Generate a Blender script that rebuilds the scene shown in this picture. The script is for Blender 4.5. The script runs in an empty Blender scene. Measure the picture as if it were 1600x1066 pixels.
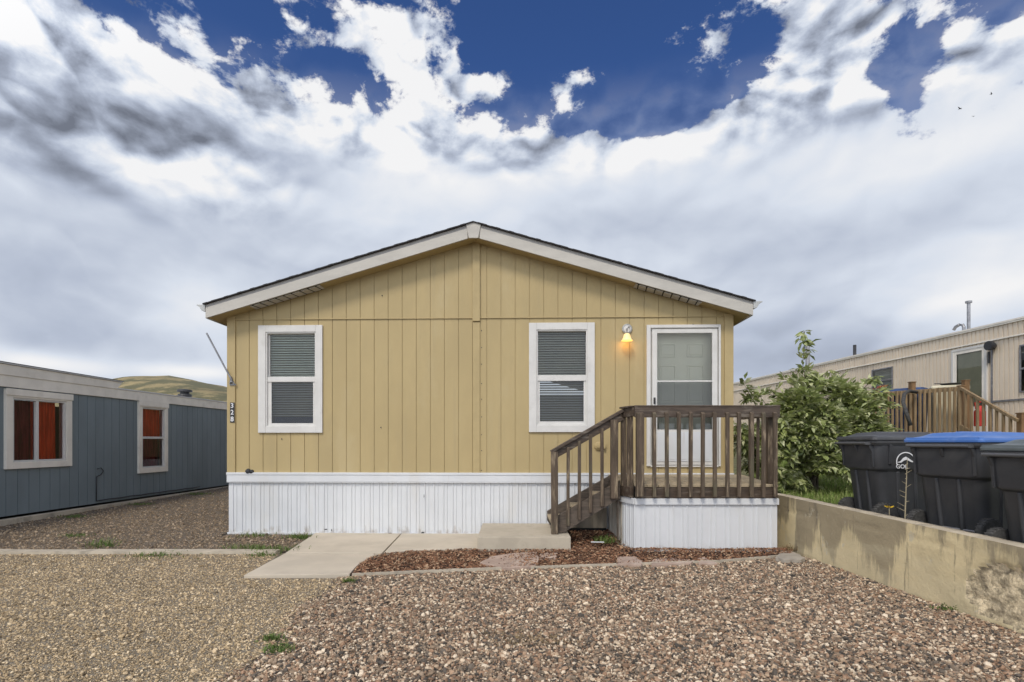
import bpy, math, random
import numpy as np
from mathutils import Vector, Matrix, noise
random.seed(7); rng = np.random.default_rng(7)
R = math.radians
scene = bpy.context.scene
COL = scene.collection

# ------------------------------------------------------------------ camera
FOC, HX, HY, CZ = 850.0, 800.0, 690.0, 1.37
cam_d = bpy.data.cameras.new('camera'); cam = bpy.data.objects.new('camera', cam_d); COL.objects.link(cam)
cam.location = (0, 0, CZ); cam.rotation_euler = (R(90), 0, 0)
cam_d.sensor_width = 36; cam_d.lens = FOC/1600*36; cam_d.shift_y = (HY-533)/1600; cam_d.clip_start = .05; cam_d.clip_end = 6000
scene.camera = cam
scene.view_settings.view_transform = 'Standard'; scene.view_settings.look = 'None'
scene.view_settings.exposure = 0.0; scene.view_settings.gamma = 1.0
scene.cycles.max_bounces = 5; scene.cycles.transparent_max_bounces = 12

# ------------------------------------------------------------------ sun and sky
SUN_EL, SUN_AZ = 50, 202            # azimuth: clockwise from +Y (view direction)
sd = bpy.data.lights.new('sun', 'SUN'); sd.energy = 2.3; sd.angle = R(15); sd.color = (1, .93, .82)
sun = bpy.data.objects.new('sun', sd); COL.objects.link(sun)
sdir = Vector((math.sin(R(SUN_AZ))*math.cos(R(SUN_EL)), math.cos(R(SUN_AZ))*math.cos(R(SUN_EL)), math.sin(R(SUN_EL))))
sun.rotation_euler = sdir.to_track_quat('Z', 'Y').to_euler()

W = bpy.data.worlds.new('World'); scene.world = W; W.use_nodes = True
wt = W.node_tree; wt.nodes.clear()
class E:                                     # tiny expression wrapper over Math nodes
    nt = wt
    def __init__(s, sock): s.s = sock
    @staticmethod
    def m(op, *a, clamp=False):
        n = E.nt.nodes.new('ShaderNodeMath'); n.operation = op; n.use_clamp = clamp
        for i, x in enumerate(a):
            if isinstance(x, E): E.nt.links.new(x.s, n.inputs[i])
            else: n.inputs[i].default_value = x
        return E(n.outputs[0])
    def __add__(s, o): return E.m('ADD', s, o)
    __radd__ = __add__
    def __sub__(s, o): return E.m('SUBTRACT', s, o)
    def __rsub__(s, o): return E.m('SUBTRACT', o, s)
    def __mul__(s, o): return E.m('MULTIPLY', s, o)
    __rmul__ = __mul__
    def __truediv__(s, o): return E.m('DIVIDE', s, o)
def sstep(x, a, b):
    n = E.nt.nodes.new('ShaderNodeMapRange'); n.interpolation_type = 'SMOOTHERSTEP'
    E.nt.links.new(x.s, n.inputs[0]); n.inputs[1].default_value = a; n.inputs[2].default_value = b
    return E(n.outputs[0])
def vec(x, y, z=0.0):
    n = E.nt.nodes.new('ShaderNodeCombineXYZ')
    for i, a in enumerate((x, y, z)):
        if isinstance(a, E): E.nt.links.new(a.s, n.inputs[i])
        else: n.inputs[i].default_value = a
    return n.outputs[0]
def fbm(v, scale, detail=8, rough=.55, dist=0.0):
    n = E.nt.nodes.new('ShaderNodeTexNoise'); n.inputs['Scale'].default_value = scale
    n.inputs['Detail'].default_value = detail; n.inputs['Roughness'].default_value = rough
    n.inputs['Distortion'].default_value = dist
    E.nt.links.new(v, n.inputs['Vector']); return E(n.outputs[0])
def colmix(f, a, b):
    n = E.nt.nodes.new('ShaderNodeMix'); n.data_type = 'RGBA'
    if isinstance(f, E): E.nt.links.new(f.s, n.inputs[0])
    else: n.inputs[0].default_value = f
    for i, c in ((6, a), (7, b)):
        if isinstance(c, tuple): n.inputs[i].default_value = (*c, 1)
        else: E.nt.links.new(c, n.inputs[i])
    return n.outputs[2]
def colscale(c, k):
    n = E.nt.nodes.new('ShaderNodeVectorMath'); n.operation = 'SCALE'
    E.nt.links.new(c, n.inputs[0])
    if isinstance(k, E): E.nt.links.new(k.s, n.inputs['Scale'])
    else: n.inputs['Scale'].default_value = k
    return n.outputs[0]
tc = wt.nodes.new('ShaderNodeTexCoord'); sx = wt.nodes.new('ShaderNodeSeparateXYZ')
wt.links.new(tc.outputs['Generated'], sx.inputs[0])
dx, dy, dz = (E(sx.outputs[i]) for i in range(3))
az = E.m('ARCTAN2', dx, dy); el = E.m('ARCSINE', dz)
def ae(px, py):
    u = (px-HX)/FOC; v = (HY-py)/FOC
    return math.atan(u), math.atan2(v, math.hypot(u, 1))
def blob(px, py, sxp, syp, rot=0.0):
    """soft patch in the heavens: centre and size given as angles"""
    a, b = ae(px, py); sa = sxp/FOC*math.cos(a)**2; sb = syp/FOC*math.cos(b)
    c, s = math.cos(R(rot)), math.sin(R(rot))
    da, db = az-a, el-b
    p = (da*c+db*s)*(1/sa); q = (db*c-da*s)*(1/sb)
    return E.m('EXPONENT', (p*p+q*q)*-1.0)
zz = E.m('MAXIMUM', dz, 0.0)+.22
q0 = vec(dx*1.0, dy*1.0, dz*1.55)
wv = wt.nodes.new('ShaderNodeTexNoise'); wt.links.new(q0, wv.inputs['Vector']); wv.inputs['Scale'].default_value = 2.2; wv.inputs['Detail'].default_value = 4
wa = wt.nodes.new('ShaderNodeVectorMath'); wa.operation = 'MULTIPLY_ADD'; wt.links.new(wv.outputs['Color'], wa.inputs[0])
wa.inputs[1].default_value = (.12, .12, .12); wt.links.new(q0, wa.inputs[2])
qw = wa.outputs[0]
def off(v, o):
    n = wt.nodes.new('ShaderNodeVectorMath'); n.operation = 'ADD'; wt.links.new(v, n.inputs[0]); n.inputs[1].default_value = o
    return n.outputs[0]
def billow(v, scale):
    return (E.m('ABSOLUTE', fbm(v, scale, 0, .5)-.5) + E.m('ABSOLUTE', fbm(v, scale*2.1, 1, .5)-.5)*.5)*2.4 - .45
n1 = fbm(qw, 6.5, 7, .62); n1b = fbm(off(qw, (-.012, 0, .045)), 6.5, 6, .58)
n2 = fbm(qw, 3.0, 3, .5)
b1 = billow(qw, 7.0); b2 = billow(off(qw, (-.01, 0, .028)), 7.0)
base = (n1-.5)*4.2 + (n2-.5)*1.3 + b1*.8
# where the blue shows through (negative) and the thick cloud lies (positive)
hi_ = sstep(el, ae(800, 290)[1], ae(800, 150)[1])
cov = base + hi_*-1.80 + 1.86 + (fbm(qw, 20.0, 5, .65)-.5)*hi_*1.9
for w_, b_ in ((-.50, (860, 30, 230, 70, 5)), (-.42, (1080, 100, 100, 90, -10)), (.22, (900, 110, 140, 26, 8)), (.25, (1130, 100, 40, 40, 0)), (-.50, (610, 170, 60, 34, -10)), (-.75, (1000, 180, 150, 32, 0)), (.30, (760, 135, 80, 22, 5)), (.75, (690, 75, 70, 40, -20)), (.35, (800, 140, 120, 40, 0)), (.45, (560, 60, 60, 60, -30)),
               (-1.7, (1410, 160, 60, 60, 30)), (-1.6, (1570, 150, 110, 36, 16)), (-.36, (345, 85, 26, 70, 10)), (-.30, (540, 150, 30, 60, -20)),
               (-.60, (190, 12, 110, 14, -25)), (-.55, (500, 40, 26, 60, 30)), (-.40, (1560, 40, 70, 18, 20)), (-.42, (1180, 60, 40, 40, 0)),
               (.85, (1250, 130, 210, 62, 30)), (.50, (1420, 20, 110, 40, 10)), (.60, (110, 150, 240, 150, -10)), (.62, (450, 150, 120, 140, -55)),
               (.9, (1560, 98, 70, 22, 20)), (.55, (985, 112, 60, 22, 10)), (.25, (900, 175, 120, 16, 0))):
    cov = cov + blob(*b_)*w_
opac = sstep(cov, -.06, .44)
opac = E.m('MAXIMUM', opac, sstep(el, ae(800, 250)[1], ae(800, 90)[1])*-.20+.20)
relief = (n1-n1b)*2.6 + (b1-b2)*2.0
# brightness of the cloud: white tops, grey bellies, smooth veil lower down
soft = fbm(q0, 1.5, 4, .5); streak = fbm(vec(az*1.0-el*.8, el*2.6+az*.5, 1.7), 3.2, 4, .5)
high = sstep(el, ae(800, 310)[1], ae(800, 190)[1])
leftc = sstep(az, ae(560, 0)[0], ae(250, 0)[0])*sstep(el, ae(800, 420)[1], ae(800, 300)[1])*.6
high = E.m('MAXIMUM', high, leftc)
br = .735 + high*(relief*.80 + .01 + (n1-.5)*.30) + (1.0-high)*((soft-.5)*.26+(streak-.5)*.20+relief*.05+.065)
for w_, b_ in ((-.34, (50, 190, 170, 40, 0)), (-.18, (230, 205, 200, 28, -18)), (-.16, (400, 225, 200, 40, -12)), (-.28, (150, 285, 130, 14, -22)), (-.17, (100, 470, 260, 80, -5)),
               (-.11, (430, 410, 330, 60, 0)), (-.11, (1050, 350, 300, 50, -8)), (-.13, (1200, 420, 330, 50, 10)), (-.08, (880, 350, 200, 50, 0)), (.20, (1540, 440, 160, 45, 20)),
               (.12, (700, 285, 330, 50, 0)), (.22, (160, 255, 160, 26, -15)), (.30, (60, 566, 110, 13, -4)), (.26, (290, 580, 110, 10, 0)), (.18, (300, 480, 90, 50, 0)), (.03, (900, 240, 260, 40, 0)),
               (-.24, (1230, 560, 240, 60, 0)), (.25, (606, 222, 34, 24, 0)), (-.14, (612, 244, 36, 12, 0)), (.14, (1450, 240, 250, 40, 5)), (-.14, (1250, 215, 150, 14, 20)), (.16, (560, 90, 160, 60, -40)), (-.10, (200, 120, 200, 40, -20)), (-.10, (480, 190, 60, 60, -50))):
    br = br + blob(*b_)*w_
br = E.m('MINIMUM', E.m('MAXIMUM', br, .20), 1.0)
cr = wt.nodes.new('ShaderNodeValToRGB'); wt.links.new(br.s, cr.inputs[0])
cr.color_ramp.elements[0].position = .2; cr.color_ramp.elements[0].color = (.17, .19, .24, 1)
cr.color_ramp.elements[1].position = 1; cr.color_ramp.elements[1].color = (.90, .90, .91, 1)
for p_, c_ in ((.45, (.33, .37, .46)), (.62, (.47, .525, .64)), (.8, (.68, .735, .83))):
    e_ = cr.color_ramp.elements.new(p_); e_.color = (*c_, 1)
sky = wt.nodes.new('ShaderNodeTexSky'); sky.sky_type = 'NISHITA'; sky.sun_disc = False
sky.sun_elevation = R(SUN_EL); sky.sun_rotation = R(SUN_AZ); sky.altitude = 1800; sky.air_density = 1.0; sky.dust_density = .3; sky.ozone_density = 3.5
bg_sky = wt.nodes.new('ShaderNodeBackground'); bg_sky.inputs[1].default_value = .078
vm = wt.nodes.new('ShaderNodeVectorMath'); vm.operation = 'MULTIPLY'; wt.links.new(sky.outputs[0], vm.inputs[0]); vm.inputs[1].default_value = (.70, .95, 1.40); wt.links.new(vm.outputs[0], bg_sky.inputs[0])
bg_cl = wt.nodes.new('ShaderNodeBackground'); bg_cl.inputs[1].default_value = 1.0
# cloud is brighter on the side of the sun (behind the camera)
n = wt.nodes.new('ShaderNodeVectorMath'); n.operation = 'DOT_PRODUCT'; wt.links.new(tc.outputs['Generated'], n.inputs[0]); n.inputs[1].default_value = sdir
glow = 1.0 + sstep(E(n.outputs['Value']), -.05, .9)*1.45
# below the horizon: dull earth
cl = colscale(cr.outputs[0], glow)
cl = colmix(sstep(dz, -.02, 0.0), (.10, .09, .075), cl)
wt.links.new(cl, bg_cl.inputs[0])
mx = wt.nodes.new('ShaderNodeMixShader'); wt.links.new(opac.s, mx.inputs[0]); wt.links.new(bg_sky.outputs[0], mx.inputs[1]); wt.links.new(bg_cl.outputs[0], mx.inputs[2])
wo = wt.nodes.new('ShaderNodeOutputWorld'); wt.links.new(mx.outputs[0], wo.inputs[0])
W.cycles.sampling_method = 'MANUAL'; W.cycles.sample_map_resolution = 512

# ------------------------------------------------------------------ materials
MATS = {}
def mat(name, col, rough=.7, var=.12, vscale=(3, 3, 3), bump=0.0, bscale=(60, 60, 60), col2=None, c2amt=.5, c2scale=(1.5, 1.5, 1.5),
        metal=0.0, spec=.4, bdist=.004, extra=None):
    m = bpy.data.materials.new(name); m.use_nodes = True; nt = m.node_tree; E.nt = nt
    b = nt.nodes['Principled BSDF']; b.inputs['Roughness'].default_value = rough; b.inputs['Metallic'].default_value = metal
    b.inputs['Specular IOR Level'].default_value = spec
    t = nt.nodes.new('ShaderNodeTexCoord')
    def mp(sc):
        n = nt.nodes.new('ShaderNodeMapping'); n.inputs['Scale'].default_value = sc; nt.links.new(t.outputs['Object'], n.inputs[0]); return n.outputs[0]
    v1 = fbm(mp(vscale), 1, 6, .6)
    lo = tuple(c*(1-var) for c in col); hi = tuple(min(1, c*(1+var)) for c in col)
    c = colmix(sstep(v1, .3, .7), lo, hi)
    if col2:
        v2 = fbm(mp(c2scale), 1, 7, .62)
        c = colmix(sstep(v2, .5, .72)*c2amt, c, col2)
    if extra: c = extra(nt, t, mp, c, b)
    nt.links.new(c, b.inputs['Base Color'])
    if bump:
        v3 = fbm(mp(bscale), 1, 5, .6)
        bn = nt.nodes.new('ShaderNodeBump'); bn.inputs['Strength'].default_value = bump; bn.inputs['Distance'].default_value = bdist
        nt.links.new(v3.s, bn.inputs['Height']); nt.links.new(bn.outputs[0], b.inputs['Normal'])
    MATS[name] = m; return m
def island_mat(name, cols, rough=.8, bump=0, spec=.3, trans=False, dark=.0):
    """one random colour of its own for every stone / chip / leaf"""
    m = bpy.data.materials.new(name); m.use_nodes = True; nt = m.node_tree; E.nt = nt
    b = nt.nodes['Principled BSDF']; b.inputs['Roughness'].default_value = rough; b.inputs['Specular IOR Level'].default_value = spec
    g = nt.nodes.new('ShaderNodeNewGeometry'); cr = nt.nodes.new('ShaderNodeValToRGB'); cr.color_ramp.interpolation = 'CONSTANT' if not trans else 'LINEAR'
    nt.links.new(g.outputs['Random Per Island'], cr.inputs[0])
    els = cr.color_ramp.elements
    while len(els) < len(cols): els.new(.5)
    for i, c in enumerate(cols): els[i].position = i/len(cols); els[i].color = (*c, 1)
    t = nt.nodes.new('ShaderNodeTexCoord'); mpn = nt.nodes.new('ShaderNodeMapping'); nt.links.new(t.outputs['Object'], mpn.inputs[0])
    f = fbm(mpn.outputs[0], 90, 3, .6)*(fbm(mpn.outputs[0], 1.1, 4, .6)*1.3+.35); c = colscale(cr.outputs[0], f*.7+.65)
    nt.links.new(c, b.inputs['Base Color'])
    if trans:
        tr = nt.nodes.new('ShaderNodeBsdfTranslucent'); nt.links.new(colmix(.0, c, c), tr.inputs[0])
        mxs = nt.nodes.new('ShaderNodeMixShader'); mxs.inputs[0].default_value = .3
        nt.links.new(b.outputs[0], mxs.inputs[1]); nt.links.new(tr.outputs[0], mxs.inputs[2]); nt.links.new(mxs.outputs[0], nt.nodes['Material Output'].inputs[0])
    MATS[name] = m; return m
def streaks(dark, amt, sc=(5, 5, .5), lo=.52, hi=.75):
    def f(nt, t, mp, c, b): return colmix(sstep(fbm(mp(sc), 1, 6, .65), lo, hi)*amt, c, dark)
    return f

M = MATS
def mud(nt, t, mp, c, b):
    c = streaks((.42, .38, .32), .35, (14, 14, 1.2), .6, .8)(nt, t, mp, c, b)
    g = nt.nodes.new('ShaderNodeNewGeometry'); s_ = nt.nodes.new('ShaderNodeSeparateXYZ'); nt.links.new(g.outputs['Position'], s_.inputs[0])
    return colmix(sstep(fbm(mp((9, 9, 5)), 1, 6, .65) - E(s_.outputs[2])*1.5, .36, .62)*.55, c, (.30, .24, .17))
mat('yellow_siding', (.405, .312, .152), .62, .06, (1.1, 1.1, .5), .35, (90, 90, 9), (.345, .27, .138), .55, (1.2, 1.2, .5), bdist=.003, extra=lambda nt, t, mp, c, b: streaks((.36, .285, .15), .5, (9, 9, .4))(nt, t, mp, streaks((.445, .36, .20), .5, (1.4, 1.4, .6), .5, .7)(nt, t, mp, c, b), b))
mat('yellow_paint', (.40, .308, .15), .6, .05, (3, 3, 3), .2, (60, 60, 20), extra=streaks((.36, .27, .13), .3, (9, 9, 1)))
mat('white_trim', (.60, .585, .55), .5, .04, (4, 4, 4), .12, (40, 40, 40), (.44, .42, .38), .35, (5, 5, 5))
mat('fascia_paint', (.46, .435, .385), .6, .06, (1.5, 6, 6), .3, (12, 60, 60), (.37, .35, .31), .5, (2, 5, 5))
mat('fascia_strip', (.34, .325, .30), .6, .06, (1.5, 6, 6), .2, (12, 60, 60))
mat('white_skirt', (.60, .61, .615), .38, .04, (1.5, 1.5, 1.5), .05, (10, 10, 10), (.56, .53, .47), .30, (3, 3, .8), extra=mud)
mat('gutter_metal', (.40, .40, .38), .45, .05, (5, 5, 5), metal=.3)
mat('shingle', (.035, .033, .033), .95, .35, (30, 30, 30), .8, (120, 120, 120))
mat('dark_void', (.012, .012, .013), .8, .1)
mat('black_metal', (.03, .03, .032), .5, .2, (20, 20, 20))
mat('grey_metal', (.28, .28, .29), .45, .2, (12, 12, 12), metal=.6, col2=(.16, .12, .09), c2amt=.5)
mat('blind', (.74, .74, .60), .5, .05, (3, 3, 3))
mat('blind_dark', (.54, .51, .41), .5, .06, (3, 3, 3))
mat('navy_cloth', (.02, .03, .06), .9, .3)
mat('door_paint', (.70, .67, .56), .5, .03, (3, 3, 3), .05)
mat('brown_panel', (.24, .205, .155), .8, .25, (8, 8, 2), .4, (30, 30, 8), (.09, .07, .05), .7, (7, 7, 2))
mat('stained_shaded_skirt', (.42, .385, .325), .6, .15, (9, 9, 1), .1, (10, 10, 10), (.16, .12, .085), .7, (5, 5, 3))  # brown staining, with some of the shade beside the stairs painted in
mat('wood_dark', (.085, .066, .050), .75, .30, (6, 6, 40), .6, (30, 30, 200), (.15, .12, .095), .6, (5, 5, 12), bdist=.004)
mat('wood_rail', (.066, .046, .032), .6, .3, (5, 40, 40), .5, (20, 160, 160), (.19, .16, .125), .8, (3, 18, 18), bdist=.003)
mat('wood_post', (.084, .060, .040), .75, .28, (30, 30, 3), .6, (150, 150, 12), (.30, .235, .155), .9, (26, 26, 3), bdist=.004,
    extra=lambda nt, t, mp, c, b: colmix(sstep(fbm(mp((3, 3, 2)), 1, 4, .6), .52, .7)*.35, c, (.12, .12, .07)))
mat('wood_tread', (.36, .29, .19), .8, .2, (3, 40, 3), .6, (12, 140, 12), (.14, .115, .085), .6, (6, 6, 6))
mat('concrete', (.50, .435, .34), .85, .08, (1.5, 1.5, 1.5), .25, (70, 70, 70), (.41, .35, .27), .6, (1.6, 1.6, 1.6))
mat('concrete_step', (.43, .375, .29), .85, .1, (3, 3, 3), .3, (60, 60, 60), (.31, .27, .205), .6, (3, 3, 3))
mat('concrete_kerb', (.45, .39, .30), .9, .12, (3, 3, 3), .5, (40, 40, 40), (.24, .21, .165), .7, (4, 4, 4))
def wall_stain(nt, t, mp, c, b):
    sp_ = nt.nodes.new('ShaderNodeSeparateXYZ'); nt.links.new(t.outputs['Object'], sp_.inputs[0])
    c = colmix(sstep(fbm(mp((3, 2.6, .45)), 1, 7, .62) + E(sp_.outputs[2])*.22, .545, .62)*.78, c, (.25, .205, .135))
    c = colmix(sstep(fbm(mp((3, 1.2, 5)), 1, 5, .6) + E(sp_.outputs[2])*-.5, .30, .55)*.35, c, (.58, .50, .33))
    c = colmix(sstep(fbm(mp((9, 7, .7)), 1, 6, .7), .57, .68)*.65, c, (.13, .11, .08))
    return colmix(sstep(fbm(mp((6, 5, 3)), 1, 8, .7), .60, .66)*.6, c, (.55, .50, .38))
mat('concrete_wall', (.63, .515, .30), .9, .12, (2, 2, 2), .6, (35, 35, 35), extra=wall_stain, bdist=.008)
mat('concrete_top', (.50, .425, .31), .9, .15, (4, 4, 4), .6, (50, 50, 50), (.27, .23, .17), .7, (5, 5, 5), bdist=.006)
mat('aggregate', (.56, .46, .30), .95, .5, (14, 14, 14), 1.0, (40, 40, 40), (.20, .165, .11), .6, (30, 30, 30), bdist=.02)
mat('blue_siding', (.17, .205, .22), .6, .08, (2, 2, .6), .3, (90, 90, 9), (.145, .178, .192), .4, (1, 1, .5), bdist=.003)
mat('cream_trim', (.76, .71, .62), .6, .06, (3, 3, 3), .2, (40, 40, 40), (.60, .55, .46), .4, (4, 4, 4))
mat('white_roofing', (.60, .60, .59), .4, .06, (4, 4, 4))
mat('pink_siding', (.66, .565, .44), .5, .04, (2, 2, 2), .05, (10, 10, 10), (.48, .40, .32), .4, (1.5, 1.5, .5), extra=streaks((.33, .26, .19), .35, (7, 7, .5), .55, .75))
mat('orange_curtain', (.88, .10, .03), .9, .3, (25, 25, 2))
mat('maroon_curtain', (.20, .02, .035), .9, .4, (20, 20, 2))
mat('pine_wood', (.25, .175, .095), .7, .2, (20, 20, 3), .4, (100, 100, 10), (.20, .12, .05), .6, (10, 10, 3))
mat('post_wood', (.19, .11, .05), .7, .2, (20, 20, 3), .4, (100, 100, 10))
mat('cart_plastic', (.045, .046, .049), .45, .08, (4, 4, 4), .15, (250, 250, 250), (.075, .072, .066), .6, (3, 3, 3), spec=.5, bdist=.0015)
mat('cart_lid_blue', (.055, .145, .40), .38, .05, (4, 4, 4), .15, (150, 150, 150), (.13, .21, .43), .7, (5, 5, 5), spec=.5, bdist=.002)
mat('cart_lid_dark', (.055, .055, .057), .5, .1, (4, 4, 4), .15, (150, 150, 150), (.10, .10, .09), .5, (5, 5, 5), spec=.5)
mat('cart_lid_grey', (.10, .115, .115), .4, .1, (4, 4, 4), .15, (150, 150, 150), spec=.5)
mat('cart_rim', (.085, .085, .086), .4, .08, (4, 4, 4), spec=.5)
mat('rubber', (.055, .053, .05), .85, .3, (30, 30, 30), .5, (90, 90, 90), (.07, .06, .05), .5, (12, 12, 12))
mat('emblem_white', (.72, .72, .72), .5, .05)
mat('tarp_blue', (.03, .06, .15), .6, .3, (6, 6, 6), .5, (20, 20, 20))
mat('red_plastic', (.45, .03, .02), .5, .1)
mat('beige_plastic', (.55, .50, .36), .5, .1)
mat('dry_stalk', (.34, .29, .19), .9, .2)
mat('yellow_petal', (.75, .50, .03), .6, .1)
mat('bark', (.12, .10, .075), .9, .3, (20, 20, 6), .6, (60, 60, 20))
mat('ground_dirt', (.20, .165, .12), .95, .2, (.6, .6, .6), .6, (25, 25, 25), (.13, .12, .07), .6, (.3, .3, .3), bdist=.02)
mat('lawn_soil', (.115, .115, .05), .95, .3, (2, 2, 2), .6, (30, 30, 30), (.16, .13, .08), .6, (1, 1, 1), bdist=.02)
def gravel_base(name, c1, c2, c3, sc):
    def f(nt, t, mp, c, b):
        v = nt.nodes.new('ShaderNodeTexVoronoi'); v.inputs['Scale'].default_value = sc; nt.links.new(t.outputs['Object'], v.inputs['Vector'])
        s = nt.nodes.new('ShaderNodeSeparateColor'); nt.links.new(v.outputs['Color'], s.inputs[0])
        c = colmix(sstep(E(s.outputs[0]), .3, .8), c1, c2); c = colmix(sstep(E(s.outputs[1]), .7, .75), c, c3)
        return colmix(sstep(E(v.outputs['Distance']), .25, .6)*.75, c, tuple(x*.3 for x in c1))
    return mat(name, c1, .95, .1, (2, 2, 2), .7, (60, 60, 60), extra=f, bdist=.01)
gravel_base('pink_gravel', (.10, .076, .058), (.16, .12, .092), (.22, .175, .14), 55)
gravel_base('beige_gravel', (.25, .205, .145), (.36, .30, .215), (.44, .38, .28), 120)
gravel_base('brown_gravel', (.15, .115, .08), (.22, .175, .125), (.28, .235, .18), 60)
gravel_base('mulch_soil', (.055, .028, .017), (.10, .05, .028), (.13, .075, .045), 60)
island_mat('pink_stones', [(0.367, 0.242, 0.155), (0.242, 0.175, 0.116), (0.142, 0.114, 0.086), (0.441, 0.32, 0.211), (0.068, 0.058, 0.047), (0.567, 0.446, 0.31), (0.304, 0.189, 0.116), (0.184, 0.141, 0.099), (0.672, 0.553, 0.404), (0.21, 0.131, 0.082), (0.105, 0.087, 0.069), (0.294, 0.218, 0.15)], .8)
island_mat('beige_stones', [(0.473, 0.354, 0.206), (0.336, 0.247, 0.142), (0.578, 0.441, 0.271), (0.179, 0.136, 0.086), (0.693, 0.553, 0.361), (0.41, 0.306, 0.176), (0.252, 0.189, 0.112), (0.504, 0.383, 0.232)], .9)
island_mat('brown_stones', [(0.252, 0.184, 0.116), (0.179, 0.131, 0.086), (0.326, 0.242, 0.155), (0.137, 0.102, 0.073), (0.399, 0.31, 0.215), (0.21, 0.15, 0.095)], .9)
island_mat('mulch_chips', [(.22, .105, .055), (.13, .062, .035), (.29, .155, .085), (.085, .045, .028), (.42, .28, .17), (.18, .085, .045)], .85)
island_mat('shrub_leaves', [(.25, .30, .085), (.35, .39, .13), (.13, .17, .055), (.45, .48, .20), (.27, .33, .11), (.54, .55, .31)], .45, spec=.5, trans=True)
island_mat('weed_leaves', [(.09, .15, .03), (.13, .20, .045), (.07, .115, .025), (.17, .22, .07)], .6, trans=True)
island_mat('lawn_blades', [(.19, .28, .06), (.25, .35, .08), (.14, .21, .05), (.33, .35, .13)], .6, trans=True)
island_mat('dead_leaves', [(.22, .16, .08), (.15, .10, .05), (.30, .22, .12)], .9)
mat('flagstone', (.38, .28, .22), .85, .15, (5, 5, 5), .5, (40, 40, 40), (.46, .38, .31), .6, (3, 3, 3), bdist=.005)
mat('flagstone_grey', (.34, .30, .245), .85, .12, (5, 5, 5), .4, (40, 40, 40))
mat('hill_grass', (.27, .215, .105), .95, .2, (.02, .02, .02), col2=(.085, .085, .042), c2amt=0, c2scale=(.022, .012, .02),
    extra=lambda nt, t, mp, c, b: colmix(sstep(fbm(mp((.02, .012, .03)), 1, 8, .7), .44, .54)*.85, c, (.085, .088, .045)))
def glass(name, tint=(.80, .84, .82), refl=1.0):
    m = bpy.data.materials.new(name); m.use_nodes = True; nt = m.node_tree; nt.nodes.clear(); E.nt = nt
    tr = nt.nodes.new('ShaderNodeBsdfTransparent'); tr.inputs[0].default_value = (*tint, 1)
    gl = nt.nodes.new('ShaderNodeBsdfGlossy'); gl.inputs['Roughness'].default_value = .015; gl.inputs[0].default_value = (refl, refl, refl, 1)
    fr = nt.nodes.new('ShaderNodeFresnel'); fr.inputs[0].default_value = 1.5
    mxs = nt.nodes.new('ShaderNodeMixShader'); o = nt.nodes.new('ShaderNodeOutputMaterial')
    f = E.m('ADD', E(fr.outputs[0])*1.0, .0)
    nt.links.new(f.s, mxs.inputs[0]); nt.links.new(tr.outputs[0], mxs.inputs[1]); nt.links.new(gl.outputs[0], mxs.inputs[2]); nt.links.new(mxs.outputs[0], o.inputs[0])
    MATS[name] = m
glass('window_glass'); glass('dim_glass', (.60, .62, .61)); glass('door_glass', (.90, .92, .88))
def emis(name, col, s):
    m = bpy.data.materials.new(name); m.use_nodes = True; b = m.node_tree.nodes['Principled BSDF']
    b.inputs['Base Color'].default_value = (.8, .6, .3, 1); b.inputs['Emission Color'].default_value = (*col, 1); b.inputs['Emission Strength'].default_value = s
    MATS[name] = m
emis('lit_shade', (1, .62, .22), .5)

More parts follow.
